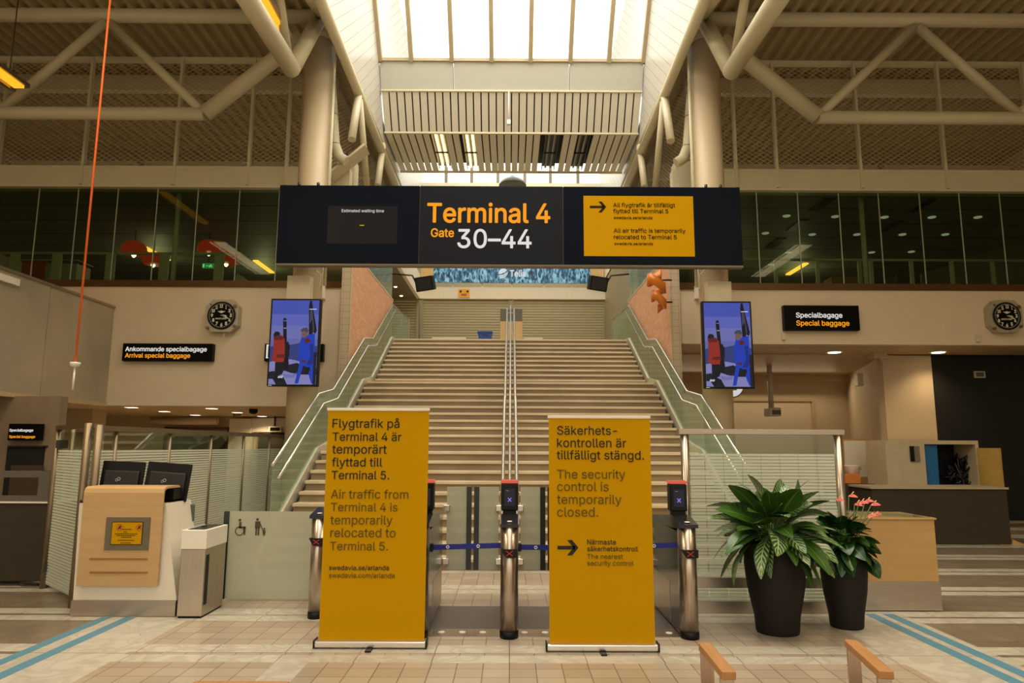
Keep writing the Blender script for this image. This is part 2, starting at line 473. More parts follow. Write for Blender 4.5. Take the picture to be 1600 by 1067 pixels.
# ------------------------------------------------------------------ gallery walls, soffits, slabs
zL, zR = zat(634, YW, 300), zat(538, YW, 1300)
zF = zat(451, YW)                 # top of the painted fascia wall / underside of bronze edge
zG = zat(441, YW)                 # bottom of the gallery glass
zB0, zB1, zM = zat(293, YW), zat(264, YW), zat(95, YW)   # beam above glass, mesh top
XP = 3.72
def wallbox(name, x0, x1, y0, y1, z0, z1, m=WALL):
    b = MB(); b.box(x0, x1, y0, y1, z0, z1); return struct(b.build(name, m))
wallbox('wall_left', -16, -XP, YW, YW + 0.25, zL, zF)
wallbox('wall_right', XP, 16, YW, YW + 0.25, zR, zF)
for s, nm in ((-1, 'left'), (1, 'right')):
    wallbox('trim_edge_' + nm, s * XP, s * 16, YW - 0.04, YW + 0.27, zF, zG, BROWN)
    b = MB(); b.box(s * XP, s * 16, YW - 0.02, YW + 0.25, zB0, zB1); b.box(s * XP, s * 16, YW - 0.05, YW + 0.28, zB0 - 0.05, zB0 + 0.02)
    b.box(s * 4.5, s * 16, YW - 0.03, YW + 0.03, zB1 - 0.06, zB1 + 0.02)
    struct(b.build('beam_' + nm, TUBE))
    # outer hall sides
    wallbox('wall_side_' + nm, s * 16, s * 16.25, -14, 31, 0, 12, WALL2)
# soffits under the galleries
wallbox('ceiling_left', -16, -XP, YW + 0.25, 22.2, zL, zL + 0.12, SOFFIT)
x = NX('slatted_soffit'); st = x.lt(x.frac(x.x, 0.14), 0.06)
x.base(x.mix(st, (188, 164, 124), (150, 128, 92)), 0.5); SLATSOF = x.m
wallbox('ceiling_right', XP, 16, YW + 0.25, 17.2, zR, zR + 0.12, SOFFIT)
wallbox('ceiling_recess', XP, 14, 17.2, 25, zR - 0.02, zR + 0.1, SLATSOF)
# gallery floor and ceiling
wallbox('floor_gallery_left', -16, -XP, YW + 0.27, 30, 4.62, 4.78, DARKIN)
wallbox('floor_gallery_right', XP, 16, YW + 0.27, 30, 4.62, 4.78, DARKIN)
x = NX('gallery_ceiling_panels'); ln = x.lt(x.frac(x.y, 1.2), 0.05); l2 = x.lt(x.frac(x.y, 0.1), 0.02)
x.base(x.mix(ln, x.mix(x.mul(l2, .4), (120, 122, 104), (96, 98, 84)), (20, 22, 20)), 0.6); GALC = x.m
wallbox('ceiling_gallery_left', -16, -XP - 0.2, YW + 0.25, 30, zB0, zB0 + 0.1, GALC)
wallbox('ceiling_gallery_right', XP + 0.2, 16, YW + 0.25, 30, zB0, zB0 + 0.1, GALC)
wallbox('wall_gallery_back_left', -16, -3.9, 27.9, 28.1, 4.78, zB0, mat('gallery_back', (70, 70, 60), 0.7))
wallbox('wall_gallery_back_right', 3.9, 16, 27.9, 28.1, 4.78, zB0, MATS['gallery_back'])
# gallery glazing: sheets with thin joints
for s, nm, us in ((-1, 'left', (-60, 50, 112, 175, 238, 302, 368, 431, 530)), (1, 'right', (1062, 1124, 1187, 1252, 1317, 1380, 1445, 1508, 1572, 1640))):
    root = thing('gallery_glazing', 'tall frameless glass front of the upper gallery %s' % ('above the arrival baggage sign' if s < 0 else 'above the right special baggage sign'), 'glazing', (s * 8, YW + 0.1, zG), 'glass gallery fronts')
    xs = [xat(u, YW, 370) for u in us]
    if s < 0: xs[0] = -15.9; xs[-1] = -XP
    else: xs[0] = XP; xs[-1] = 15.9
    for a, c in zip(xs, xs[1:]):
        b = MB(); b.box(a + 0.006, c - 0.006, YW + 0.09, YW + 0.10, zG, zB0 - 0.04); b.build('glass_pane', G_UP, root)
    for a in xs[1:-1]:
        b = MB(); b.box(a - 0.008, a + 0.008, YW + 0.08, YW + 0.11, zG, zB0 - 0.04); b.build('glass_joint', mat('glass_joint', (170, 172, 150), 0.4), root)
    # one slim round post behind the glass
    up = 275 if s < 0 else 1349
    b = MB(); xx = xat(up, YW + 0.5, 370); b.tube([(xx, YW + .5, 4.78), (xx, YW + .5, zB0)], 0.055)
    o = b.build('gallery_post', mat('pale_post', (196, 190, 168), 0.5)); tag(o, 'slim pale round post behind the %s gallery glass' % ('left' if s < 0 else 'right'), 'post')

# expanded metal screens above the gallery
x = NX('expanded_metal')
aa = x.M('ADD', x.M('DIVIDE', x.x, 0.17), x.M('DIVIDE', x.z, 0.105)); bb = x.M('SUBTRACT', x.M('DIVIDE', x.x, 0.17), x.M('DIVIDE', x.z, 0.105))
ab = x.M('SUBTRACT', x.M('DIVIDE', x.y, 0.17), x.M('DIVIDE', x.z, 0.105))
l1 = x.lt(x.M('FRACT', aa), 0.15); l2 = x.lt(x.M('FRACT', bb), 0.15)
x.base(x.mix(x.noise(3), (196, 176, 130), (170, 150, 108)), 0.5, 0.1); x.alpha(x.mx(l1, l2)); MESHM = x.m
x = NX('expanded_metal_side')
aa = x.M('ADD', x.M('DIVIDE', x.y, 0.17), x.M('DIVIDE', x.z, 0.105)); bb = x.M('SUBTRACT', x.M('DIVIDE', x.y, 0.17), x.M('DIVIDE', x.z, 0.105))
l1 = x.lt(x.M('FRACT', aa), 0.2); l2 = x.lt(x.M('FRACT', bb), 0.2)
x.base(x.mix(x.noise(3), (206, 188, 150), (180, 162, 124)), 0.5, 0.1); x.alpha(x.mx(l1, l2)); MESHS = x.m
for s, nm, us in ((-1, 'left', (6, 138, 280, 394, 452)), (1, 'right', (1146, 1209, 1338, 1469, 1604))):
    root = thing('mesh_screen', 'diamond mesh metal screen on slim posts above the %s gallery glass' % nm, 'screen', (s * 8, YW + 0.1, zB1), 'mesh screens')
    b = MB(); b.face([(s * 4.3, YW + 0.1, zB1), (s * 16, YW + 0.1, zB1), (s * 16, YW + 0.1, zM), (s * 4.3, YW + 0.1, zM)]); b.build('mesh_sheet', MESHM, root)
    b = MB(); b.box(s * 4.3, s * 16, YW, YW + 0.12, zM - 0.05, zM + 0.05); b.build('top_rail', TUBE, root)
    for u in us:
        xx = xat(u, YW, 180); b = MB(); b.box(xx - 0.03, xx + 0.03, YW - 0.05, YW + 0.06, zB0, zM); b.build('post', TUBE, root)
    b = MB(); b.face([(s * 4.3, YW + 0.2, zB1), (s * 4.3, 23.5, zB1), (s * 4.3, 23.5, zM + .3), (s * 4.3, YW + .2, zM + .3)])
    o = b.build('side_mesh_screen', MESHS); tag(o, 'diamond mesh screen along the %s flank of the skylit stair hall' % nm, 'screen', 'flank mesh screens')

# ribbed roof deck on both sides of the lantern
ZD = zM + 0.22
for s, nm in ((-1, 'left'), (1, 'right')):
    b = MB(); x = 3.9; k = 0
    prof = []
    while x < 16.2:
        for dx, dz in ((0, 0), (0.10, 0), (0.15, 0.11), (0.25, 0.11)): prof.append((x + dx, ZD + dz))
        x += 0.30
    rows = []
    for y in (-14, 3, 10, 17, 24, 31): rows.append([b.bm.verts.new((s * p[0], y, p[1])) for p in prof])
    for r0, r1 in zip(rows, rows[1:]):
        for i in range(len(prof) - 1): b.bm.faces.new([r0[i], r0[i + 1], r1[i + 1], r1[i]])
    o = struct(b.build('ceiling_deck_' + nm, DECKM))
    b = MB(); b.box(s * 3.9, s * 16.3, -14, 31, ZD + 0.3, ZD + 0.4); struct(b.build('roof_' + nm, DECKM))
    # purlins and lattice behind the mesh
    for y, z, h, wh in ((16.6, ZD - 0.22, 0.4, 'topmost'), (21.5, ZD - 0.5, 0.5, 'middle'), (26.5, ZD - 0.6, 0.5, 'lowest seen')):
        b = MB(); b.box(s * 4.4, s * 16, y, y + 0.2, z - h / 2, z + h / 2)
        o = b.build('roof_beam', TUBE); tag(o, '%s cream roof beam crossing under the %s roof deck behind the mesh screen' % (wh, nm), 'beam', 'roof beams behind the %s mesh' % nm)
    for bi, (p, q, r) in enumerate((((6.0, 20.0, zB1 - 0.2), (6.0, 27, ZD - 0.4), 0.10), ((9.5, 22, ZD - 0.4), (13.5, 22, zB1 + .1), 0.14), ((10.8, 21, zB1 + .1), (11.6, 21, ZD - .5), 0.10), ((11.6, 21.5, ZD - .9), (15.5, 21.5, zB1), .10))):
        b = MB(); b.tube([(s * p[0], p[1], p[2]), (s * q[0], q[1], q[2])], r)
        o = b.build('roof_brace', TUBE); tag(o, ('cream roof brace running back beside the %s column, behind the mesh', 'thickest cream roof brace slanting behind the %s mesh screen', 'short steep cream roof brace behind the %s mesh screen', 'cream roof brace slanting at the far end of the %s mesh screen')[bi] % nm, 'brace', 'roof braces behind the %s mesh' % nm)
wallbox('wall_roof_back', -16, 16, 30.9, 31, 0, 13, mat('far_wall', (120, 108, 84), 0.8))

# ------------------------------------------------------------------ lantern over the stairs
XL = 3.55
pL = at(505, 0, X=-XL)
zE = at(566, 150, X=-XL).z      # lower edge of the lantern sides
x = NX('white_boarded_panel')
ln = x.lt(x.frac(x.M('SUBTRACT', x.z, x.mul(x.y, 0.83)), 0.34), 0.035)
x.base(x.mix(ln, (206, 203, 194), (96, 92, 82)), 0.35); BOARD = x.m
for s, nm in ((-1, 'left'), (1, 'right')):
    b = MB(); b.prism([(s * XL, -14, zE), (s * XL, 27.0, zE), (s * XL, 27.0, 15.5), (s * XL, -14, 15.5)], (s * 0.1, 0, 0)); struct(b.build('wall_lantern_' + nm, BOARD))
    b = MB(); b.box(s * (XL - 0.03), s * (XL + 0.10), -14, 27, zE - 0.12, zE); b.box(s * (XL - 0.06), s * (XL - 0.0), -14, 27, zE - 0.02, zE + 0.05); struct(b.build('trim_lantern_' + nm, TUBE))
A0, A1, A2, A3, A4 = [at(*p, X=-XL) for p in ((592, 95), (594, 140), (599, 207), (624, 268), (583, 0))]
EPS = 0.012
b = MB()
for xa, xb in ((-XL + .03, xat(708, A0.y, 100) - EPS), (xat(708, A0.y, 100) + EPS, xat(890, A0.y, 100) - EPS), (xat(890, A0.y, 100) + EPS, XL - .03)):
    b.prism([(xa, A0.y, A0.z), (xa, A1.y, A1.z), (xa, A1.y + .3, A1.z), (xa, A0.y + .3, A0.z)], (xb - xa, 0, 0))
root = thing('bulkhead', 'white bulkhead with grey slatted ceiling crossing below the main skylight', 'bulkhead', (0, A1.y, A1.z))
b.build('fascia_panel', mat('white_fascia', (192, 192, 182), 0.45, noise=0.02), root)
b = MB(); b.box(-XL + .03, XL - .03, A1.y - .05, A1.y + .02, A1.z - .06, A1.z - .01); b.build('fascia_rail', TUBE, root)
SLAT = mat('slat_paint', (216, 210, 192), 0.45, noise=0.02)
# slats
b = MB(); n = 34; wdt = 2 * (XL - .03) / n
b2 = MB(); lights = (5.1 * 0, )
FIX = [xat(u, A3.y - 1.0, 240) for u in (693, 738, 858, 903)]
def fixture_at(x):
    return any(abs(x - f) < 0.22 for f in FIX)
for i in range(n):
    xa = -XL + .03 + i * wdt + 0.018; xb = xa + wdt - 0.036
    b.prism([(xa, A1.y, A1.z - .06), (xb, A1.y, A1.z - .06), (xb, A2.y, A2.z), (xa, A2.y, A2.z)], (0, 0.03, 0.01))
    if not fixture_at((xa + xb) / 2):
        b.prism([(xa, A2.y, A2.z), (xb, A2.y, A2.z), (xb, A3.y, A3.z), (xa, A3.y, A3.z)], (0, 0.0, 0.03))
b.build('slats', SLAT, root)
b = MB(); b.box(-XL + .03, XL - .03, A2.y - .03, A2.y + .03, A2.z - .03, A2.z + .02); b.box(-XL + .03, XL - .03, A3.y - .03, A3.y + .03, A3.z - .03, A3.z + .03)
b.build('slat_edge_rail', TUBE, root)
b = MB(); b.prism([(-XL + .03, A1.y + .12, A1.z), (XL - .03, A1.y + .12, A1.z), (XL - .03, A2.y + .12, A2.z + .12), (-XL + .03, A2.y + .12, A2.z + .12)], (0, .05, 0))
b.prism([(-XL + .03, A2.y, A2.z + .3), (XL - .03, A2.y, A2.z + .3), (XL - .03, A3.y, A3.z + .3), (-XL + .03, A3.y, A3.z + .3)], (0, 0, .05))
b.build('backing', mat('slat_backing', (60, 56, 48), 0.8), root)
for i, fx in enumerate(FIX):
    ya, yb = A2.y + 0.15, A3.y - 0.15
    zz = A2.z + 0.06
    lit = i < 2
    r = thing('ceiling_light', ('%s twin tube light in the slatted ceiling, %s' % ('glowing' if lit else 'unlit', ('left of the glowing pair', 'nearer the middle of the glowing pair', 'nearer the middle of the unlit pair', 'farthest right')[i])), 'light', (fx, (ya + yb) / 2, zz), 'tube lights in the slatted ceiling')
    b = MB(); b.box(fx - .2, fx + .2, ya, yb, zz + .1, zz + .16); b.box(fx - .2, fx - .18, ya, yb, zz - .03, zz + .1); b.box(fx + .18, fx + .2, ya, yb, zz - .03, zz + .1)
    b.build('housing', DARKSTEEL if not lit else STEEL, r)
    for dx in (-.08, .08):
        b = MB(); b.tube([(fx + dx, ya + .1, zz + .03), (fx + dx, yb - .1, zz + .03)], .035)
        b.build('lamp_tube', emit('lit_tube', (255, 226, 150), 3.0) if lit else mat('dead_tube', (150, 146, 132), .3), r)
    b = MB(); b.box(fx - .2, fx + .2, (ya + yb) / 2 - .03, (ya + yb) / 2 + .03, zz - .03, zz); b.build('cross_bar', BLACK, r)
# main sloped skylight
root = thing('skylight', 'large sloping skylight of tall white panes above the bulkhead', 'skylight', (0, A0.y, A0.z))
dirv = (A4 - A0); dirv.x = 0; dirv.normalize(); L = 4.6
top = A0 + dirv * L
ux = [592, 643, 706, 768, 829, 891, 951, 1008]
xs = [xat(u, A0.y, 95) for u in ux]; xs[0] = -XL + .04; xs[-1] = XL - .04
FRAME = mat('skylight_frame', (176, 160, 128), 0.5)
for a, c in zip(xs, xs[1:]):
    b = MB(); b.prism([(a + .05, A0.y, A0.z), (c - .05, A0.y, A0.z), (c - .05, top.y, top.z), (a + .05, top.y, top.z)], (0, .01, .01)); b.build('pane', G_SKY, root)
for a in xs:
    b = MB(); b.obox((a, A0.y, A0.z), (a, top.y, top.z), 0.11, 0.16); b.build('mullion', FRAME, root)
b = MB(); b.box(-XL, XL, A0.y - .06, A0.y + .08, A0.z - .02, A0.z + .06); b.build('sill_bar', FRAME, root)
# far gable glazing
root = thing('gable_window', 'low strip of far skylight panes seen just above the terminal sign', 'window', (0, 27, 11))
zg0 = zat(287, 27); 
xs = [xat(u, 27, 280) for u in (655, 697, 737, 778, 820, 860, 903, 944)]
b = MB()
for a, c in zip(xs, xs[1:]):
    b = MB(); b.box(a + .05, c - .05, 27, 27.02, zg0, 15); b.build('pane', G_SKY, root)
for a in xs:
    b = MB(); b.box(a - .06, a + .06, 26.95, 27.08, zg0, 15); b.build('mullion', mat('gable_frame', (120, 110, 90), .5), root)
b = MB(); b.box(-3.55, 3.55, 26.93, 27.1, zg0 - .15, zg0); b.build('sill', TUBE, root)
wallbox('wall_gable_left', -3.6, xs[0] - .06, 27, 27.1, zg0, 15, BOARD)
wallbox('wall_gable_right', xs[-1] + .06, 3.6, 27, 27.1, zg0, 15, BOARD)
# rod hanging in front of the bulkhead
b = MB(); p = at(795, 142, Y=A1.y - .25); q = at(795, 188, Y=A1.y - .25)
b.tube([p, q], .02); b.box(q.x - .05, q.x + .05, q.y - .05, q.y + .05, q.z - .12, q.z); b.tube([p, (p.x, A1.y, p.z)], .02)
o = b.build('suspension_rod', PAPERWHITE); tag(o, 'thin white rod hanging in front of the slatted bulkhead', 'rod')

# ------------------------------------------------------------------ columns and tubular steel
YC = 14.0
XC = 4.13
zc = zat(62, YC)
COLW = mat('column_paint', (196, 176, 142), 0.45, noise=0.03, scale=2)
for s, nm in ((-1, 'left'), (1, 'right')):
    root = thing('column', 'thick round cream column behind the %s end of the terminal sign' % ('left' if s < 0 else 'right'), 'column', (s * XC, YC, 0), 'hall columns')
    b = MB(); b.lathe([(.295, 0), (.295, zc)], (s * XC, YC, 0), 32); b.build('shaft', COLW, root)
    b = MB(); b.lathe([(.295, 0), (.335, .02), (.335, .08), (.295, .1)], (s * XC, YC, zc - .1), 32); b.build('collar', COLW, root)
    b = MB(); b.box(s * XC - .16, s * XC + .16, YC - .02, YC + .02, zc, ZD); b.box(s * XC - .02, s * XC + .02, YC - .25, YC + .25, zc, ZD); b.build('head_plate', COLW, root)
    b = MB(); xx = s * (XC - .36); b.tube([(xx, YC - .05, 4.9), (xx, YC - .05, zc - .2)], .035); b.build('conduit', TUBE, root)

def S(p, s): return Vector((abs(p.x) * s, p.y, p.z))
def tube_thing(paths, label, s, root=None):
    pass
YT = 14.0
for s, nm in ((-1, 'left'), (1, 'right')):
    root = thing('roof_truss', 'cream tubular cross truss spanning over the %s hall' % nm, 'truss', (s * 9, YT, zat(178, YT)), 'tubular cross trusses')
    P = lambda u, v, Y=YT: S(at(u, v, Y=Y), s)
    a, bq = P(320, 178), P(496, 38)
    b = MB(); b.tube([(s * 16, YT, a.z), a], .135, 16); b.build('bottom_chord', TUBE, root)
    b = MB(); b.tube([a, P(430, 92), P(470, 58)], .165, 16); b.build('end_diagonal', TUBE, root)
    t0 = P(480, 26); b = MB(); b.tube([(s * 16, YT, t0.z), (s * 4.2, YT, t0.z)], .15, 16); b.build('top_chord', TUBE, root)
    b = MB(); b.tube([a, P(170, 34)], .10, 14); b.build('web_tube', TUBE, root)
    b = MB(); b.tube([P(165, 34), P(5, 170)], .10, 14); b.build('web_tube', TUBE, root)
    b = MB(); b.tube([P(5, 170), P(-150, 34)], .10, 14); b.build('web_tube', TUBE, root)
    # longitudinal truss: chord coming out over the hall, with its V
    root = thing('lantern_truss', 'cream tubular V shaped truss end beside the %s column head' % nm, 'truss', (s * 4.1, 12.5, zat(110, 12)), 'truss ends at the column heads')
    n0 = S(at(456, 108, Y=12.3), s); 
    b = MB(); b.tube([S(at(360, -45, Y=9.2), s), n0], .165, 16); b.build('lower_chord', TUBE, root)
    b = MB(); b.tube([n0, S(at(497, 32, Y=13.2), s)], .15, 16); b.build('end_strut', TUBE, root)
    b = MB(); b.tube([S(at(428, -60, Y=11.0), s), S(at(450, 88, Y=12.1), s)], .085, 14); b.build('web_tube', TUBE, root)
    b = MB(); b.tube([S(at(470, -30, Y=11.2), s), S(at(500, 18, Y=13.0), s)], .13, 14); b.build('upper_chord', TUBE, root)
    # truss along the lantern edge
    root = thing('eaves_truss', 'slim cream tubular truss running back along the %s edge of the skylight' % nm, 'truss', (s * 3.75, 20, 8.5), 'eaves trusses')
    XT = 3.46
    PX = lambda u, v: S(at(u, v, X=-XT), s)
    b = MB(); c0, c1 = PX(520, 47), PX(617, 287); d = (c1 - c0); b.tube([c0 - d * .25, c1 + d * .1], .105, 14); b.build('top_chord', TUBE, root)
    for (p, q, r) in (((561, 141), (529, 218), .09), ((561, 146), (568, 290), .075), ((598, 226), (571, 290), .09), ((598, 230), (597, 290), .08)):
        if r > .0:
            pa = PX(*p); pb = S(at(q[0], q[1], Y=pa.y + (1.2 if q[0] > p[0] else -.5)), s); pb.x = s * XT
            b = MB(); b.tube([pa, pb], r, 12); b.build('web_tube', TUBE, root)
    # segmented duct bending down behind the column
    if True:
        Yd = YC + .9
        b = MB(); pts = [S(at(u, v, Y=Yd), s) for u, v in ((513, 66), (517, 130), (520, 180), (523, 226), (530, 245), (541, 252))]
        b.tube(pts, .115, 16)
        root = thing('air_duct', 'cream segmented duct with a bent end beside the %s column' % nm, 'duct', pts[-1], 'ducts beside the columns')
        b.build('duct_tube', TUBE, root)
        for i in (1, 2, 3):
            b = MB(); d = (pts[i] - pts[i - 1]).normalized(); b.tube([pts[i] - d * .008, pts[i] + d * .008], .12, 16); b.build('duct_seam', mat('seam', (110, 96, 70), .6), root)
# tilted reflector panel by the left duct
b = MB(); p, q = at(517, 277, Y=15.2), at(573, 232, Y=15.2)
b.obox(p, q, .5, .05, (0.5, 0, 1)); root = thing('reflector_panel', 'flat tilted panel on a clamp beside the left duct end', 'panel', (p + q) / 2)
b.build('panel', TUBE, root)
b = MB(); c = (p + q) / 2; b.tube([c, c + Vector((-.05, .02, .22))], .025); b.tube([c + Vector((-.05, .02, .2)), (c.x - .25, c.y, c.z + .3)], .02); b.build('clamp', DARKSTEEL, root)
for s, u in ((-1, 543), (1, 1066)):
    b = MB(); p = at(u, 275, Y=16.2); b.box(p.x - .22, p.x + .22, 16.0, 16.4, zat(300, 16.2) - .16, zat(255, 16.2), .02)
    o = b.build('junction_box', TUBE); tag(o, 'cream boxed duct section behind the %s column above the sign' % ('left' if s < 0 else 'right'), 'box')

# ------------------------------------------------------------------ stairs
FL = [(10.08, 0.0), (13.86, 1.6), (17.66, 3.2)]; RUN = 0.305; RISE = 0.16
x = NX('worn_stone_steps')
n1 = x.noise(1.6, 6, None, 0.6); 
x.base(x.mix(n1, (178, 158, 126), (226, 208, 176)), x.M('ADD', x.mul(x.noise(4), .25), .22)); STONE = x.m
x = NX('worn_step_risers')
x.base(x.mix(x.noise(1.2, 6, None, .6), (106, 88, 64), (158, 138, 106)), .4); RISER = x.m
stairs = thing('staircase', 'wide stone staircase in three flights rising between glass balustrades', 'staircase', (0, 9.75, 0))
for fi, (y0, z0) in enumerate(FL):
    for i in range(10):
        y, z = y0 + i * RUN, z0 + (i + 1) * RISE
        depth = RUN + .03 if i < 9 else 1.08
        if fi == 2 and i == 9: depth = .6
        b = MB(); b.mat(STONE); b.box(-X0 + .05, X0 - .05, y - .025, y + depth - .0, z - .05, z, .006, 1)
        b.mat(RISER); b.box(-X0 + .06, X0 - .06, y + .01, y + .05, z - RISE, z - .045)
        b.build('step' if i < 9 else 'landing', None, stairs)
# profile of the flights for anything that follows them
def prof(h, y_start=None):
    pts = []
    for (y0, z0) in FL:
        pts += [(y0 - .02, z0 + RISE + h), (y0 + 9 * RUN - .02, z0 + 10 * RISE + h)]
    return pts
for s in (-1, 1):
    b = MB()
    pr = prof(0)
    outer = [(y, z + .055) for y, z in pr]; inner = [(y, z - .2) for y, z in pr][::-1]
    pts = [(9.98, 0)] + outer + [(21.2, 4.9)] + [(21.2, 4.6)] + inner + [(10.3, 0)]
    b.prism([(s * X0, y, z) for y, z in pts], (s * .06, 0, 0)); b.build('stringer', mat('stringer_steel', (236, 228, 208), .3, .5), stairs)
    b = MB(); pts = [(10.2, 0), (20.6, 0), (20.6, 4.55)] + [(y + .1, z - .35) for y, z in pr][::-1]
    b.prism([(s * (X0 + .02), y, z) for y, z in pts], (s * .03, 0, 0)); b.build('side_panel', mat('stair_side', (150, 140, 116), .6), stairs)
# glass balustrades
for s, nm in ((-1, 'left'), (1, 'right')):
    root = thing('glass_balustrade', 'green glass balustrade with twin steel handrails on the %s side of the stairs' % nm, 'balustrade', (s * X0, 10.3, 0), 'stair balustrades')
    pr = prof(0)
    pr2 = [(10.5, pr[0][1] + (10.5 - pr[0][0]) * .525)] + pr[1:] + [(23.6, 4.96)]
    Yc = [p[0] for p in pr2]
    def zp(y):
        for (ya, za), (yb, zb) in zip(pr2, pr2[1:]):
            if ya <= y <= yb: return za + (zb - za) * (y - ya) / (yb - ya)
        return pr2[-1][1]
    cuts = sorted(set([round(v, 2) for v in Yc] + [11.7, 15.2, 19.1, 22.2]))
    for a, c in zip(cuts, cuts[1:]):
        b = MB(); b.prism([(s * (X0 + .03), a + .008, zp(a) + .05), (s * (X0 + .03), c - .008, zp(c) + .05), (s * (X0 + .03), c - .008, zp(c) + 1.0), (s * (X0 + .03), a + .008, zp(a) + 1.0)], (s * .012, 0, 0))
        b.build('glass_pane', G_STAIR, root)
    b = MB(); b.tube([(s * (X0 + .035), y, zp(y) + 1.02) for y in Yc], .022); b.build('top_rail', BRIGHT, root)
    b = MB(); b.tube([(s * (X0 - .06), y + (.02 if i == 0 else 0), zp(y) + .84) for i, y in enumerate(Yc[:-1])], .021); b.build('handrail', BRIGHT, root)
    for y in (10.8, 12.4, 13.2, 14.8, 16.4, 17.2, 19.0, 20.3):
        b = MB(); b.tube([(s * (X0 - .06), y, zp(y) + .83), (s * (X0 - .02), y, zp(y) + .76), (s * (X0 + .035), y, zp(y) + .76)], .009, 8); b.build('rail_bracket', STEEL, root)
    b = MB(); b.box(s * (X0 + .0) - .025, s * X0 + .025, 23.55, 23.6, 4.8, 5.98); b.build('end_post', STEEL, root)
# centre handrail
root = thing('centre_handrail', 'pair of bright steel handrails on posts up the middle of the stairs', 'handrail', (0, 9.6, 0))
pr = prof(0)
def zc_(y):
    q = [(9.7, pr[0][1])] + pr + [(21.2, pr[-1][1])]
    for (ya, za), (yb, zb) in zip(q, q[1:]):
        if ya <= y <= yb: return za + (zb - za) * (y - ya) / (yb - ya)
    return q[-1][1]
ys = [9.75] + [p[0] for p in pr] + [20.9]
for dx in (-.1, .1):
    b = MB(); b.tube([(dx, ys[0], zc_(ys[0]) + .3)] + [(dx, y, zc_(y) + .9) for y in ys] + [(dx, 20.9, 4.8)], .026); b.build('rail', BRIGHT, root)
b = MB(); b.tube([(0, y, zc_(y) + 1.0) for y in ys], .02); b.build('middle_rail', BRIGHT, root)
for y in (9.95, 11.3, 12.5, 13.6, 15.1, 16.5, 17.5, 19.0, 20.3):
    b = MB(); z = zc_(y); b.box(-.016, .016, y - .016, y + .016, z - .16, z + 1.0); b.box(-.1, .1, y - .008, y + .008, z + .80, z + .82); b.build('post', STEEL, root)

# brick side walls with tiled front pilasters
x = NX('pink_brick')
def brickpat(x, ax):
    row = x.M('FLOOR', x.M('DIVIDE', x.z, .085)); off = x.mul(x.M('MODULO', row, 2.0), .12)
    mo = x.mx(x.lt(x.frac(x.z, .085), .08), x.lt(x.frac(x.M('ADD', ax, off), .24), .03))
    c = x.mix(x.white(x.M('FLOOR', x.M('DIVIDE', x.M('ADD', ax, off), .24)), row), (228, 176, 140), (214, 160, 124))
    return x.mix(x.mul(mo, .55), c, (176, 130, 100))
x.base(brickpat(x, x.y), .7); BRICK = x.m
x = NX('cream_wall_tile')
mo = x.mx(x.lt(x.frac(x.z, .15), .05), x.lt(x.frac(x.x, .15), .05)); x.base(x.mix(mo, (206, 188, 158), (160, 142, 112)), .35); TILE = x.m
zt = at(610, 470, X=-XP + .1).z
for s, nm in ((-1, 'left'), (1, 'right')):
    b = MB(); b.box(s * (X0 + .12), s * (X0 + .22), YW, 21.0, 0, 6.05); struct(b.build('wall_brick_' + nm, BRICK))
    b = MB(); b.box(s * (X0 + .12), s * (X0 + .34), YW - .06, YW, 0, 6.4); struct(b.build('wall_pilaster_' + nm, TILE))
    b = MB(); b.box(s * (X0 + .11), s * (X0 + .23), YW, 21.0, 6.05, 6.09); struct(b.build('trim_brick_' + nm, TUBE))
    # glass above the brick parapet
    b = MB(); b.box(s * (X0 + .16), s * (X0 + .18), YW + .3, 21.0, 6.09, 7.3); 
    o = b.build('parapet_glass', G_STAIR); tag(o, 'green glass sheet standing on top of the %s brick side wall' % nm, 'glass', 'parapet glass')
# upper landing
wallbox('floor_upper', -8, 8, 20.9, 31, 4.6, 4.79, STONE)
# roller shutters
x = NX('roller_shutter'); fz = x.frac(x.z, .105)
x.base(x.mix(x.lt(fz, .3), (176, 164, 126), (112, 102, 72)), .45, .2); x.bump(x.M('ABSOLUTE', x.M('SUBTRACT', fz, .5)), 1.0, .03); SHUT = x.m
YS = 27.0
zs1, zb1 = zat(468, YS), zat(450, YS)
def shutter(xa, xb, label):
    r = thing('roller_shutter', label, 'shutter', ((xa + xb) / 2, YS, 4.79), 'roller shutters at the head of the stairs')
    b = MB(); b.box(xa, xb, YS, YS + .06, 4.79, zs1); b.build('curtain', SHUT, r)
    b = MB(); b.box(xa - .05, xa + .05, YS - .05, YS + .08, 4.79, zs1); b.box(xb - .05, xb + .05, YS - .05, YS + .08, 4.79, zs1); b.build('guide_rail', mat('shutter_guide', (150, 138, 106), .5), r)
shutter(xat(657, YS), xat(798, YS) - .07, 'closed grey roller shutter at the stair head, behind the blue crate')
shutter(xat(798, YS) + .07, xat(947, YS), 'closed grey roller shutter at the stair head, right of the centre handrail')
shutter(xat(608, YS), xat(652, YS) - .05, 'narrow closed roller shutter at the stair head, in the left recess')
r = thing('roller_shutter', 'closed roller shutter along the right flank of the upper landing', 'shutter', (3.7, 24, 4.79), 'roller shutters at the head of the stairs')
b = MB(); b.box(xat(947, YS), xat(947, YS) + .06, 20.5, YS - .1, 4.79, 8.2); b.build('curtain', SHUT, r)
b = MB(); b.box(xat(947, YS) - .06, xat(947, YS) + .1, 20.4, 20.5, 4.79, 8.2); b.build('guide_rail', MATS['shutter_guide'], r)
FASC = mat('pale_fascia', (226, 214, 190), .6, noise=.02)
wallbox('wall_upper_band', xat(652, YS), xat(948, YS), YS - .12, YS + .2, zs1, zb1, FASC)
wallbox('wall_upper_back', -8, 8, YS + 2.2, YS + 2.3, 4.79, 9.2, mat('upper_back', (190, 172, 136), .7))
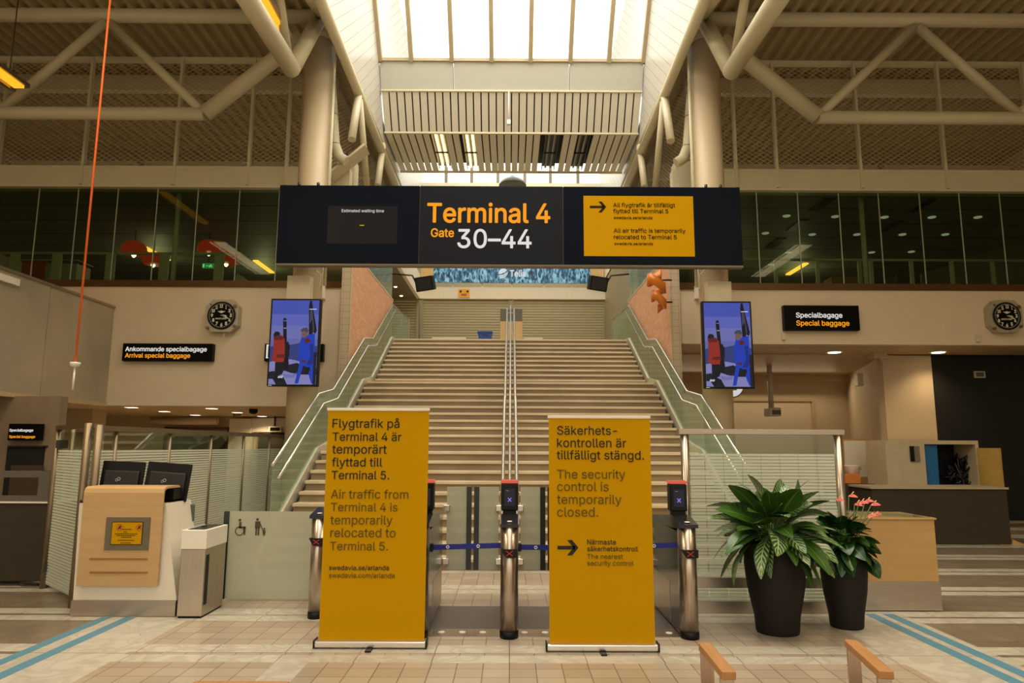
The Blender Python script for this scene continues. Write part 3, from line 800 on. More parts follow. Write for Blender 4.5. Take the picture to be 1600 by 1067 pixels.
# flank bands: left soffit wedge and fascia
xl = xat(653, YS)
b = MB(); b.box(xl - .12, xl, 20.3, YS, zs1, zb1 + .5); struct(b.build('wall_upper_left', FASC))
b = MB(); b.box(-7, xl - .12, 20.8, YS, zs1, zs1 + .1); struct(b.build('ceiling_upper_left', mat('grey_soffit', (120, 106, 84), .5)))
for px in ((618, 448), (627, 462)):
    p = at(px[0], px[1], Z=zs1); b = MB(); b.disc((0, 0, 0), .001, .001); b.bm.clear(); b.lathe([(.05, -.02), (.06, 0)], p, 14); o = b.build('downlight', LAMPW); tag(o, 'tiny lit spot in the grey soffit left of the upper landing', 'light', 'spots in the grey soffit')
xr = xat(947, YS)
b = MB(); b.box(xr, xr + .2, 20.3, YS, zs1 + .75, zb1 + 1.0); struct(b.build('wall_upper_right', FASC))
# banner with snowy forest
x = NX('snowy_forest_print')
mp = x.nt.nodes.new('ShaderNodeMapping'); mp.inputs['Scale'].default_value = (3.2, 1, 1.4); x.nt.links.new(x.obj, mp.inputs[0])
n = x.noise(2.2, 8, mp.outputs[0], 1.5)
r = x.nt.nodes.new('ShaderNodeValToRGB'); x.nt.links.new(n, r.inputs[0])
for i, (p, c) in enumerate(((.38, (14, 34, 52)), (.5, (44, 92, 122)), (.62, (120, 168, 190)))):
    if i < 2: e = r.color_ramp.elements[i]; e.position = p
    else: e = r.color_ramp.elements.new(p)
    e.color = lin(c) + (1,)
x.base(r.outputs[0], .5); 
x.nt.links.new(r.outputs[0], x.b.inputs['Emission Color']); x.b.inputs['Emission Strength'].default_value = .55  # textile print made to glow evenly in its own colours
FOREST = x.m
YBN = 26.8
root = thing('advert_banner', 'long banner of snowy blue forest with white logo above the shutters', 'banner', (0, YBN, zat(440, YBN)))
b = MB(); b.box(xat(672, YBN), xat(927, YBN), YBN, YBN + .06, zat(441.5, YBN), zat(396, YBN)); b.build('printed_panel', FOREST, root)
c = at(786.5, 427, Y=YBN); R_ = .19
LOGOW = emit('logo_white', (235, 238, 240), .8)
def ball():
    b = MB()
    import math as mm
    # three lens-shaped bands of a striped ball
    def band(t0, t1, f0, f1):
        pts = []
        for i in range(13):
            t = t0 + (t1 - t0) * i / 12; pts.append((mm.cos(t), mm.sin(t)))
        for i in range(13):
            k = i / 12; a = pts[12]; e = pts[0]
            x_ = a[0] + (e[0] - a[0]) * k; z_ = a[1] + (e[1] - a[1]) * k + f1 * mm.sin(mm.pi * k)
            if 0 < i < 12: pts.append((x_, z_))
        b.prism([(c.x + R_ * q[0], YBN - .012, c.z + R_ * q[1]) for q in pts], (0, .008, 0))
    band(mm.radians(40), mm.radians(190), 0, -.22)
    def strip(z0, z1, s0):
        pts = []
        for i in range(11):
            x_ = -0.95 + 1.9 * i / 10; pts.append((x_ * mm.sqrt(max(0, 1 - z0 * z0 * .8)), z0 + .35 * x_ - .25 * (1 - x_ * x_)))
        for i in range(11):
            x_ = .95 - 1.9 * i / 10; pts.append((x_ * mm.sqrt(max(0, 1 - z1 * z1 * .8)), z1 + .35 * x_ - .25 * (1 - x_ * x_)))
        b.prism([(c.x + R_ * q[0], YBN - .012, c.z + R_ * q[1]) for q in pts], (0, .008, 0))
    strip(-.02, -.3, 0); strip(-.42, -.72, 0)
    return b
ball().build('logo', LOGOW, root)
text(root, 'Telia', LOGOW, 797, 432, 821, YBN, 422, .02)
root = thing('landing_railing', 'low white railing along the upper band below the forest banner', 'railing', (0, YS, zb1))
b = MB(); b.box(xat(675, YS), xat(925, YS), YS - .1, YS - .04, zat(443.5, YS), zat(442, YS)); b.build('rail', FASC, root)
for u in (675, 705, 752, 799, 850, 894, 925):
    b = MB(); xx = xat(u, YS); b.box(xx - .03, xx + .03, YS - .1, YS - .04, zb1 - .02, zat(442, YS)); b.build('post', FASC, root)
# vertical blind strips beside the banner
for s, ua, ub in ((-1, 654, 674), (1, 925, 946)):
    b = MB()
    for i in range(6):
        xx = xat(ua + (ub - ua) * (i + .5) / 6, YS - .2); b.box(xx - .05, xx + .03, YS - .22, YS - .18, zb1, 9.0)
    o = b.build('blind', mat('gold_blind', (214, 178, 120), .6)); tag(o, 'strip of pale vertical blind at the %s end of the forest banner' % ('left' if s < 0 else 'right'), 'blind')
# box-shaped board at the stair head
YB2 = 22.3
root = thing('notice_pillar', 'two-tone board with grey top and tan base behind the centre rail', 'board', (at(798, 531, Y=YB2).x, YB2, 4.79))
b = MB(); b.box(xat(781, YB2), xat(816, YB2), YB2, YB2 + .3, 4.79, zat(502, YB2)); b.build('base', mat('tan_board', (206, 172, 118), .6), root)
b = MB(); b.box(xat(781, YB2), xat(816, YB2), YB2, YB2 + .3, zat(502, YB2), zat(483, YB2)); b.build('top_panel', mat('grey_board', (98, 94, 80), .5), root)
# blue crate
YB3 = 22.0; xa, xb = xat(746, YB3), xat(768, YB3)
root = thing('storage_crate', 'blue plastic crate on the upper landing', 'crate', ((xa + xb) / 2, YB3 + .2, 4.79))
b = MB(); z1 = zat(517.5, YB3)
b.prism([(xa + .04, YB3, 4.79), (xb - .04, YB3, 4.79), (xb, YB3, z1), (xa, YB3, z1)], (0, .4, 0)); b.build('body', BLUEBOX, root)
b = MB(); b.box(xa - .02, xb + .02, YB3 - .02, YB3 + .42, z1 - .06, z1, .01); b.build('lid', BLUEBOX, root)
b = MB(); b.box((xa + xb) / 2 - .1, (xa + xb) / 2 + .1, YB3 - .015, YB3, z1 - .14, z1 - .09); b.build('handle', mat('crate_handle', (10, 34, 96), .5), root)
# barrier benches low at stair head
for ua, ub in ((673, 727), (817, 848)):
    b = MB(); b.box(xat(ua, 23.0), xat(ub, 23.0), 23, 23.3, 4.79, zat(527.5, 23.0), .01); o = b.build('low_box', FASC); tag(o, 'low pale box on the upper landing floor %s the tan board' % ('left of' if ua < 700 else 'right of'), 'box')
# small yellow notice on band
b = MB(); b.box(xat(714.5, YS), xat(732.5, YS), YS - .15, YS - .12, zat(466, YS), zat(453.5, YS)); root = thing('notice', 'small yellow notice fixed to the pale band over the shutters', 'notice', at(723, 460, Y=YS))
b.build('plate', mat('amber_notice', (232, 160, 20), .5), root)
b = MB()
for v, wd in ((461, 5), (463, 4)): b.box(xat(723 - wd, YS), xat(723 + wd, YS), YS - .155, YS - .15, zat(v + .5, YS), zat(v - .3, YS))
for u in (718, 729): b.disc((xat(u, YS), YS - .155, zat(457, YS)), .045, .005)
b.build('printed_lines', INK, root)
# hanging speakers
for s, u, v in ((-1, 664.5, 443), (1, 934, 443)):
    Y = 21.0; c = at(u, v, Y=Y)
    root = thing('loudspeaker', 'black tilted box speaker hanging beside the %s end of the forest banner' % ('left' if s < 0 else 'right'), 'speaker', c, 'hanging speakers')
    b = MB(); b.box(-.28, .28, -.14, .14, -.22, .22, .02)
    M = Matrix.Translation(c) @ Matrix.Rotation(-s * -.16, 4, 'Y') @ Matrix.Rotation(.25, 4, 'X') @ Matrix.Rotation(s * .25, 4, 'Z')
    bmesh.ops.transform(b.bm, matrix=M, verts=b.bm.verts[:]); b.build('cabinet', BLACK, root)
    b = MB(); b.box(-.24, .24, -.15, -.138, -.18, .18); bmesh.ops.transform(b.bm, matrix=M, verts=b.bm.verts[:]); b.build('grille', mat('speaker_grille', (30, 28, 26), .8), root)
    b = MB(); b.tube([c + Vector((s * .3, 0, .05)), c + Vector((s * .4, 0, .25)), (s * 3.62, Y, c.z + .3)], .025); b.build('bracket', DARKSTEEL, root)
# dome loudspeaker above sign
root = thing('dome_lamp', 'grey dome hanging lamp just above the middle of the terminal sign', 'lamp', at(801, 283, Y=22.2))
c = at(801, 288, Y=22.2)
b = MB(); b.lathe([(.45, -.06), (.45, -.02), (.36, .12), (.13, .22), (.06, .30)], c, 24); b.build('dome', mat('grey_dome', (92, 86, 72), .4), root)
b = MB(); b.tube([c + Vector((0, 0, .2)), (c.x, c.y, A3.z + .02)], .02); b.build('suspension_cable', DARKSTEEL, root)
# orange ribbon sculpture on the right brick wall
c0 = at(1029, 429, X=3.27)
root = thing('ribbon_sculpture', 'glossy orange twisted ribbon sculpture on the right brick wall', 'sculpture', c0)
b = MB(); N = 44; prev = None; verts = []
for i in range(N + 1):
    t = i / N; ang = t * 2 * math.pi * 2.1 + 1.0; rad = .23 * (1 - .4 * t)
    cx = c0.x - .02 - .03 * math.sin(t * 6); z = c0.z - t * .76
    p = Vector((cx + rad * math.cos(ang), c0.y + rad * math.sin(ang) * .8, z + .05 * math.sin(ang * 2)))
    hw = .13 * (1 - .2 * t)
    tilt = Vector((.06 * math.cos(ang * .5), 0, 1)).normalized()
    verts.append((p - tilt * hw, p + tilt * hw))
vv = [[b.bm.verts.new(q) for q in pr_] for pr_ in verts]
for a, d in zip(vv, vv[1:]):
    f = b.bm.faces.new([a[0], d[0], d[1], a[1]]); f.smooth = True
o = b.build('ribbon', mat('orange_glaze', (216, 122, 36), .25, noise=.15, scale=4), root)
md = o.modifiers.new('thick', 'SOLIDIFY'); md.thickness = .03
b = MB(); b.tube([(c0.x, c0.y + .1, c0.z - .1), (X0 + .13, c0.y + .1, c0.z - .1)], .02); b.tube([(c0.x, c0.y + .1, c0.z - .6), (X0 + .13, c0.y + .1, c0.z - .6)], .02); b.build('wall_bracket', DARKSTEEL, root)

# ------------------------------------------------------------------ terminal sign
YSG = 13.0
def px(u, Y, v=600): return at(u, v, Y=Y).x
def pz(v, Y, u=797): return at(u, v, Y=Y).z
sx0, sx1 = px(434, YSG, 354), px(1158.5, YSG, 354); sz0, sz1 = pz(414, YSG), pz(291, YSG)
root = thing('terminal_sign', 'long dark overhead sign reading Terminal 4 Gate 30-44 across the stairs', 'sign', ((sx0 + sx1) / 2, YSG, sz0))
xa, xb = px(655, YSG, 354), px(880, YSG, 354)
b = MB(); b.box(sx0, sx1, YSG + .03, YSG + .14, sz0, sz1, .01); b.build('housing', DARKSTEEL, root)
for p, q, mm_ in ((sx0, xa - .008, NAVY), (xa + .008, xb - .008, NAVY2), (xb + .008, sx1, NAVY)):
    b = MB(); b.box(p, q, YSG, YSG + .03, sz0 + .02, sz1, .004); b.build('face_panel', mm_, root)
b = MB(); b.box(sx0, sx1, YSG - .01, YSG + .15, sz0 - .03, sz0 + .01); b.build('lower_edge', mat('sign_edge', (96, 86, 70), .4, .5), root)
b = MB(); b.box(px(512, YSG, 350), px(621, YSG, 350), YSG - .005, YSG, pz(381, YSG, 560), pz(322, YSG, 560)); b.build('screen', emit('dim_violet_screen', (18, 12, 26), .3), root)
text(root, 'Estimated waiting time', TXT_W, 534, 331.5, 600, YSG, out=.006)
b = MB(); b.box(px(562, YSG, 353), px(569, YSG, 353), YSG - .008, YSG - .005, pz(354.2, YSG), pz(352.6, YSG)); b.build('lettering', emit('dim_yellow_dash', (200, 170, 40), .7), root)
text(root, 'Terminal 4', TXT_O, 668, 347, 859, YSG, 317, .012)
text(root, 'Gate', TXT_O, 673.5, 370, 709, YSG, 357, .012)
text(root, '30–44', TXT_W, 715, 387, 830, YSG, 358, .008)
b = MB(); b.box(px(912, YSG, 350), px(1084, YSG, 350), YSG - .006, YSG, pz(400.5, YSG, 1000), pz(306.5, YSG, 1000)); b.build('yellow_panel', YELLOW, root)
OV = mat('dark_olive_ink', (48, 36, 10), .8, spec=.1)
for t, u0, v, u1 in (('All flygtrafik är tillfälligt', 958, 323.5, 1054.5), ('flyttad till Terminal 5', 958, 333, 1044), ('swedavia.se/arlanda', 959, 342.5, 1019),
                     ('All air traffic is temporarily', 959, 363.5, 1071), ('relocated to Terminal 5', 959, 373.5, 1057), ('swedavia.se/arlanda', 960, 383, 1020)):
    text(root, t, OV, u0, v, u1, YSG, bold=.006, out=.008)
def arrow(root, u0, u1, v, dv, Y, m, out, wpx):
    """arrow pointing right: shaft and open head"""
    b = MB(); k = wpx
    def P(u, vv): p = at(u, vv, Y=Y); return (p.x, Y - out, p.z)
    b.prism([P(u0, v - k / 2), P(u1 - k * .7, v - k / 2), P(u1 - k * .7, v + k / 2), P(u0, v + k / 2)], (0, -.003, 0))
    hx = u1 - dv * 1.0
    b.prism([P(hx - k * .7, v - dv), P(hx + k * .7, v - dv), P(u1 + k * .3, v), P(hx + k * .7, v + dv), P(hx - k * .7, v + dv), P(u1 - k * 1.1, v)], (0, -.003, 0))
    b.build('arrow', m, root)
arrow(root, 921.5, 946, 323.5, 8.5, YSG, OV, .008, 3.6)
for u in (465, 495, 1105, 1128):
    b = MB(); xx = px(u, YSG, 300); b.tube([(xx, YSG + .08, sz1), (xx, YSG + .08, sz1 + .08)], .03); b.build('lifting_eye', DARKSTEEL, root)
for s in (-1, 1):
    b = MB(); b.box(s * XC - .1, s * XC + .1, YSG + .14, YC - .28, sz0 + .4, sz0 + .6); b.box(s * XC - .1, s * XC + .1, YSG + .14, YC - .28, sz1 - .5, sz1 - .3); b.build('bracket', DARKSTEEL, root)

# ------------------------------------------------------------------ portrait screens with the skiers
pic = {n: emit('pic_' + n, c, .85) for n, c in dict(sky1=(70, 84, 176), sky2=(92, 100, 184), sky3=(108, 112, 178), sky4=(98, 104, 166), hill=(52, 62, 122), snow=(132, 130, 186), snow2=(110, 112, 172), rock=(28, 28, 40),
       red=(146, 44, 36), redd=(96, 30, 30), dark=(20, 20, 28), blue=(28, 62, 178), blued=(22, 44, 130), skin=(120, 84, 80), ski=(16, 16, 26), skil=(120, 126, 160), grey=(66, 66, 84), white=(220, 222, 236)).items()}
def skiers(root, Y, c):
    """c: display corners in world (x0,x1,z0,z1)"""
    x0, x1, z0, z1 = c
    b = MB(); lay = [0]
    def poly(m, pts):
        lay[0] += 1
        q = [(x0 + (x1 - x0) * (u - 95) / 520, Y - .0006 * lay[0], z1 - (z1 - z0) * (v - 60) / 950) for u, v in pts]
        b.mat(pic[m]); b.face(q)
    def rect(m, a, c_, d, e): poly(m, [(a, c_), (d, c_), (d, e), (a, e)])
    rect('sky1', 95, 60, 615, 220); rect('sky2', 95, 220, 615, 350); rect('sky3', 95, 350, 615, 500); rect('sky4', 95, 500, 615, 600)
    poly('hill', [(95, 590), (180, 560), (300, 570), (420, 545), (520, 560), (615, 580), (615, 760), (95, 760)])
    poly('snow', [(95, 760), (200, 740), (330, 730), (420, 750), (615, 700), (615, 1010), (95, 1010)])
    poly('rock', [(250, 850), (310, 790), (400, 770), (470, 800), (560, 790), (615, 830), (615, 900), (440, 900), (330, 880)])
    poly('rock', [(95, 870), (150, 860), (190, 900), (260, 930), (300, 1010), (180, 1010), (140, 950), (95, 950)])
    poly('snow2', [(250, 890), (350, 905), (400, 880), (380, 930), (280, 940)])
    # ski of the first skier
    poly('ski', [(222, 290), (228, 266), (245, 260), (258, 270), (262, 300), (275, 530), (310, 780), (300, 860), (262, 860), (240, 600)])
    rect('skil', 226, 292, 262, 300); rect('skil', 232, 372, 266, 386)
    # first skier: red jacket, dark trousers, pack
    poly('dark', [(262, 540), (290, 530), (312, 580), (310, 700), (270, 720), (250, 640)])
    poly('dark', [(160, 755), (262, 755), (265, 840), (240, 900), (215, 905), (300, 1005), (270, 1010), (200, 940), (205, 1005), (172, 1005), (160, 880)])
    poly('red', [(130, 480), (165, 455), (220, 460), (250, 500), (258, 590), (262, 700), (252, 762), (165, 762), (120, 745), (130, 650)])
    poly('redd', [(172, 680), (258, 672), (258, 712), (172, 712)])
    poly('redd', [(120, 480), (180, 455), (245, 480), (230, 510), (140, 515)])
    poly('dark', [(127, 450), (140, 420), (175, 418), (198, 435), (196, 458), (150, 470), (125, 472)])
    # skis on the second shoulder
    poly('ski', [(505, 120), (515, 65), (535, 65), (548, 140), (604, 400), (590, 440), (560, 420), (550, 560), (520, 540)])
    poly('grey', [(520, 170), (545, 170), (575, 400), (560, 420), (548, 280), (520, 330)])
    rect('white', 512, 158, 592, 166)
    # second skier: blue suit
    poly('blue', [(440, 480), (520, 450), (585, 440), (588, 600), (585, 760), (520, 820), (470, 800), (425, 1000), (385, 1000), (400, 920), (430, 770), (412, 720), (418, 560)])
    poly('blue', [(520, 800), (582, 780), (588, 900), (600, 1000), (570, 1000), (540, 920)])
    poly('blued', [(530, 560), (575, 545), (580, 780), (540, 800), (505, 790), (548, 700)])
    poly('redd', [(470, 510), (505, 490), (530, 500), (540, 525), (505, 550), (480, 540)])
    poly('redd', [(440, 735), (500, 740), (495, 770), (445, 752)])
    poly('skin', [(432, 410), (485, 395), (508, 420), (500, 470), (465, 490), (440, 475)])
    poly('grey', [(425, 400), (450, 378), (495, 370), (512, 400), (505, 430), (470, 410), (430, 415)])
    poly('dark', [(500, 830), (545, 810), (550, 850), (520, 900), (480, 900)])
    rect('rock', 582, 650, 615, 1010)
    o = b.build('picture', None, root)
    return o
YSC = 13.35
for s, (u0, u1, v0, v1) in ((-1, (420, 499, 466.5, 603.5)), (1, (1098.5, 1176.5, 470.5, 607))):
    x0, x1 = px(u0, YSC, 535), px(u1, YSC, 535); z0, z1 = pz(v1, YSC, (u0 + u1) / 2), pz(v0, YSC, (u0 + u1) / 2)
    root = thing('display_screen', 'portrait display with two skiers hung on the %s column' % ('left' if s < 0 else 'right'), 'screen', ((x0 + x1) / 2, YSC, z0), 'portrait displays on the columns')
    b = MB(); b.box(x0, x1, YSC, YSC + .12, z0, z1, .012); b.build('housing', BLACK, root)
    B = .035; c = (x0 + B, x1 - B, z0 + B, z1 - B)
    b = MB(); b.box(c[0], c[1], YSC - .003, YSC + .002, c[2], c[3]); b.build('display', emit('display_ground', (90, 98, 180), .5), root)
    skiers(root, YSC - .004, c)
    us = u0 + 15 if s < 0 else u0 + 10; 
    vv = 591.5 if s < 0 else 597
    text(root, 'SAS', pic['white'], us, vv - 1, us + 7.5, YSC, bold=.03, out=.03, shear=.25)
    b = MB(); b.box(x0 + .03, x0 + .10, YSC - .004, YSC, z0 + .012, z0 + .022); b.build('badge', PAPERWHITE, root)
    b = MB(); b.box(s * XC - .25, s * XC + .25, YSC + .12, YC - .25, z0 + .4, z1 - .4); b.build('mount', DARKSTEEL, root)
    # white trunking box above the screen on the column
    ua, ub, va, vb = ((448, 484, 432, 466), (1106, 1143, 438, 471))[0 if s < 0 else 1]
    b = MB(); b.box(px(ua, 13.5, 450), px(ub, 13.5, 450), 13.5, 13.75, z1 - .05, pz(va, 13.5), .006); o = b.build('trunking_box', mat('trunking_white', (214, 200, 172), .5)); tag(o, 'pale square trunking box above the %s skier display' % ('left' if s < 0 else 'right'), 'box')
    b = MB(); p = at((493, 1102)[s > 0], 422, Y=13.6); q = at((500, 1094)[s > 0], 450, Y=13.75)
    b.tube([p, p + Vector((s * -.12, 0, -.1)), q + Vector((0, 0, .1)), q], .012); o = b.build('cable', PAPERWHITE); tag(o, 'thin loose cable hanging below the %s end of the terminal sign' % ('left' if s < 0 else 'right'), 'cable')
    b = MB(); q = at((500, 1093)[s > 0], 460, Y=YW - .1); b.box(q.x - .1, q.x + .1, YW - .16, YW, q.z - .1, q.z + .2, .01); b.tube([(q.x, YW - .08, q.z + .15), (q.x, YW - .08, zF + .5)], .05)
    o = b.build('cable_box', PAPERWHITE); tag(o, 'small pale box with pipe on the wall beside the %s skier display' % ('left' if s < 0 else 'right'), 'box')

# ------------------------------------------------------------------ wall signs
def wall_sign(name, label, u0, u1, v0, v1, Y, lines, dep=.14, bold=.01, cat='sign'):
    root = thing(name, label, cat, at((u0 + u1) / 2, v1, Y=Y))
    um, vm = (u0 + u1) / 2, (v0 + v1) / 2
    b = MB(); b.box(px(u0, Y, vm), px(u1, Y, vm), Y, Y + dep, pz(v1, Y, um), pz(v0, Y, um), .008); b.build('housing', SIGNBLACK, root)
    for t, m_, a, v, c in lines: text(root, t, m_, a, v, c, Y, bold=bold, out=.003)
    return root
SGY = YW - .15
wall_sign('baggage_sign', 'black lit sign reading Ankommande specialbagage and Arrival special baggage', 191, 332, 536.5, 564, SGY, (('Ankommande specialbagage', TXT_W, 196, 548.5, 323), ('Arrival special baggage', TXT_O, 195.5, 558.5, 297)))
wall_sign('baggage_sign', 'black lit Specialbagage sign on the pale wall beside the right clock', 1225.5, 1343, 477, 516, SGY, (('Specialbagage', TXT_W, 1244, 496, 1316), ('Special baggage', TXT_O, 1244.5, 508.5, 1327)))
Yl = 12.45
wall_sign('baggage_sign', 'small black lit Specialbagage sign low at the far left edge', 12.5, 63, 662, 688, Yl, (('Specialbagage', TXT_W, 15, 674, 52), ('Special baggage', TXT_O, 14.5, 684, 55)), .1)
r = wall_sign('information_sign', 'black information sign mostly hidden behind the left skier display', 413, 505, 537, 564.5, SGY, ())
b = MB(); xa = px(416, SGY, 550); b.box(xa, xa + .2, SGY - .004, SGY, pz(561.5, SGY), pz(540, SGY)); b.build('lettering', TXT_W, r)
b = MB(); b.box(xa + .04, xa + .2, SGY - .006, SGY - .003, pz(560, SGY), pz(542, SGY)); b.build('symbol_ground', SIGNBLACK, r)
b = MB(); b.box(xa + .08, xa + .13, SGY - .009, SGY - .005, pz(558, SGY), pz(548, SGY)); b.build('symbol', TXT_W, r)
# small sensor boxes on the right fascia
for u, v, w_, h_, nm in ((1223, 524, 6, 11, 'beneath the lit Specialbagage sign'), (1527, 526, 8, 10, 'beneath the right clock')):
    b = MB(); b.box(px(u - w_ / 2, YW, v), px(u + w_ / 2, YW, v), YW - .06, YW, pz(v + h_ / 2, YW), pz(v - h_ / 2, YW), .01); o = b.build('sensor_box', mat('sensor_plastic', (206, 190, 160), .5)); tag(o, 'small pale sensor box on the fascia %s' % nm, 'sensor')
b = MB(); b.box(px(348.5, YW, 530), px(351.5, YW, 530), YW - .03, YW, pz(529, YW), pz(521, YW)); o = b.build('clock_switch', PAPERWHITE); tag(o, 'tiny white cable stub under the left clock', 'switch')

# ------------------------------------------------------------------ aircraft style clocks
def clock(uc, vc, side):
    Y = YW - .2; c = at(uc, vc, Y=Y); k = Y / F
    root = thing('wall_clock', 'grey octagonal wall clock with black dial %s' % ('above the arrival baggage sign' if side < 0 else 'at the far right of the fascia'), 'clock', c, 'octagonal wall clocks')
    W_, H_, ch = 26 * k, 26 * k, 11 * k
    def octo(W_, H_, ch, y, d):
        pts = [(-W_ + ch, H_), (W_ - ch, H_), (W_, H_ - ch), (W_, -H_ + ch), (W_ - ch, -H_), (-W_ + ch, -H_), (-W_, -H_ + ch), (-W_, H_ - ch)]
        return [(c.x + p, y, c.z + q) for p, q in pts], (0, d, 0)
    b = MB(); b.prism(*octo(W_, H_, ch, Y, .2)); b.build('case', mat('clock_case', (176, 168, 148), .4, .4), root)
    b = MB(); b.lathe([(21.5 * k, 0), (22.5 * k, .02), (21 * k, .03), (20.5 * k, .02)], (c.x, Y - .002, c.z), 40, axis='y'); b.build('bezel', BLACK, root)
    b = MB(); b.disc((c.x, Y - .024, c.z), 20.5 * k, .02, 40); b.build('dial', SIGNBLACK, root)
    CRM = mat('dial_cream', (226, 220, 196), .6)
    for h in range(1, 13):
        a = math.radians(90 - 30 * h); r_ = 14.6
        u, v = uc + r_ * math.cos(a), vc - r_ * math.sin(a)
        wd = 4.6 if h >= 10 else 2.9
        if h in (1, 11): wd = 1.4 if h == 1 else 3.0
        text(root, str(h), CRM, u - wd / 2, v + 2.4, u + wd / 2, Y, v - 2.4, .03, name='numeral', out=.026)
    b = MB()
    for i in range(60):
        a = math.radians(6 * i); b.obox((c.x + 18.2 * k * math.cos(a), Y - .026, c.z + 18.2 * k * math.sin(a)), (c.x + 19.6 * k * math.cos(a), Y - .026, c.z + 19.6 * k * math.sin(a)), .006, .006, (0, 1, 0))
    b.build('minute_marks', CRM, root)
    def hand(ang, L, w_, nm):
        a = math.radians(90 - ang); d = Vector((math.cos(a), 0, math.sin(a))); n_ = Vector((-d.z, 0, d.x)); o_ = Vector((c.x, Y - .034, c.z))
        b = MB(); b.prism([o_ - d * 1 * k + n_ * .4 * k, o_ - d * k - n_ * .4 * k, o_ + d * L * .35 * k - n_ * w_ * k, o_ + d * L * .8 * k - n_ * w_ * k, o_ + d * L * k, o_ + d * L * .8 * k + n_ * w_ * k, o_ + d * L * .35 * k + n_ * w_ * k], (0, .004, 0)); b.build(nm, CRM, root)
    hand(100, 9.5, 1.5, 'hour_hand'); hand(113, 14, .9, 'minute_hand')
    # winged emblem and maker's line
    b = MB(); z = c.z + 6 * k
    b.prism([(c.x + q[0] * k, Y - .026, z + q[1] * k) for q in ((-6.3, .6), (-1.5, 1), (0, 2), (1.5, 1), (6.3, .6), (3, -1.2), (0, -2.6), (-3, -1.2))], (0, -.004, 0)); b.build('emblem', CRM, root)
    text(root, 'BREITLING', CRM, uc - 9, vc + 6, uc + 7.5, Y, vc + 4, .02, out=.026)
    b = MB()
    for (p, q, r_) in ((-21, -20, 2.6), (21, -17, 2.6), (20.5, 15, 3.0), (-18, 18, 1.4)): b.disc((c.x + p * k, Y - .03, c.z + q * k), r_ * k, .05, 14); b.disc((c.x + p * k, Y - .045, c.z + q * k), r_ * k * .6, .03, 14)
    b.build('corner_knobs', mat('knob_bronze', (130, 112, 78), .35, .6), root)
clock(346.5, 493, -1); clock(1572.5, 494, 1)

# ------------------------------------------------------------------ pull cord and hall lamps
p = at(117.5, 568, Y=9.0)
root = thing('pull_cord', 'orange cord hanging from the roof with a white pull handle', 'cord', p)
b = MB(); b.tube([p, (p.x, p.y, 10.4)], .014, 8); b.build('cord', mat('orange_cord', (236, 104, 34), .6), root)
b = MB(); b.lathe([(.02, -.05), (.055, -.03), (.062, 0), (.062, .015), (.02, .02)], p, 16); b.build('cup', PAPERWHITE, root)
b = MB(); b.tube([p - Vector((0, 0, .05)), p - Vector((.0, 0, .34))], .012, 8); b.build('handle', PAPERWHITE, root)
LAMPS = [(at(30, 138, Y=13.3).x, 9.0, 13.4, at(30, 138, Y=13.3).z), (10.5, 2, 6.8, 8.9), (-4.25, 9.0, 12.2, 9.15), (-10.5, 2, 6.8, 8.9), (6.0, 3, 7.5, 8.6), (-6.0, 3, 7.5, 8.6)]
for i, (X, ya, yb, z) in enumerate(LAMPS):
    root = thing('tube_lamp', ('yellow glowing tube lamp at the top left corner' if i == 0 else 'unseen yellow glowing tube lamp hanging in the hall roof' if i != 2 else 'yellow tube lamp tucked behind the left truss end'), 'lamp', (X, ya, z), 'tube lamps in the hall roof')
    b = MB(); b.box(X - .14, X + .14, ya, yb, z + .05, z + .14); b.box(X - .22, X - .14, ya, yb, z - .03, z + .12); b.build('housing', STEEL, root)
    b = MB(); b.box(X - .1, X + .1, ya + .1, yb - .1, z, z + .05); b.build('lamp_tube', LAMPY, root)
    if i in (1, 3, 4, 5): area_light('hall_fill_light', (X, (ya + yb) / 2, z - .03), .6, 40 if i in (1, 3) else 280, (1, .80, .50), (0, 0, 0), yb - ya)  # area lights added under the out-of-view lamps to brighten floor and walls
    b = MB()
    for y in (ya + .4, yb - .4): b.tube([(X, y, z + .14), (X, y, ZD)], .01, 6)
    b.build('hanger', DARKSTEEL, root)

# ------------------------------------------------------------------ upper galleries: what stands behind the glass
YR = 16.6
RAILM = mat('gallery_rail', (188, 182, 160), .4)
for s, (ua, ub, v, us) in ((-1, (-60, 366, 399, (22, 88, 172, 256, 342))), (1, (1160, 1660, 403.5, (1212, 1277, 1343, 1361, 1424, 1487, 1551, 1612)))):
    root = thing('gallery_railing', 'slim railing standing behind the %s gallery glass' % ('left' if s < 0 else 'right'), 'railing', (s * 8, YR, 4.78), 'gallery railings')
    z = pz(v, YR); b = MB(); b.tube([(px(ua, YR, 400), YR, z), (px(ub, YR, 400), YR, z)], .035); b.build('rail', RAILM, root)
    for u in us:
        w_ = .11 if s < 0 else .04
        b = MB(); xx = px(u, YR, 420); b.box(xx - w_, xx + w_, YR - .03, YR + .03, 4.78, z); b.build('post', RAILM, root)
G_RED = glass('amber_red_glass', (.75, .16, .05), .12)
REDLAMP = emit('amber_lamp_shade', (140, 38, 10), .8)
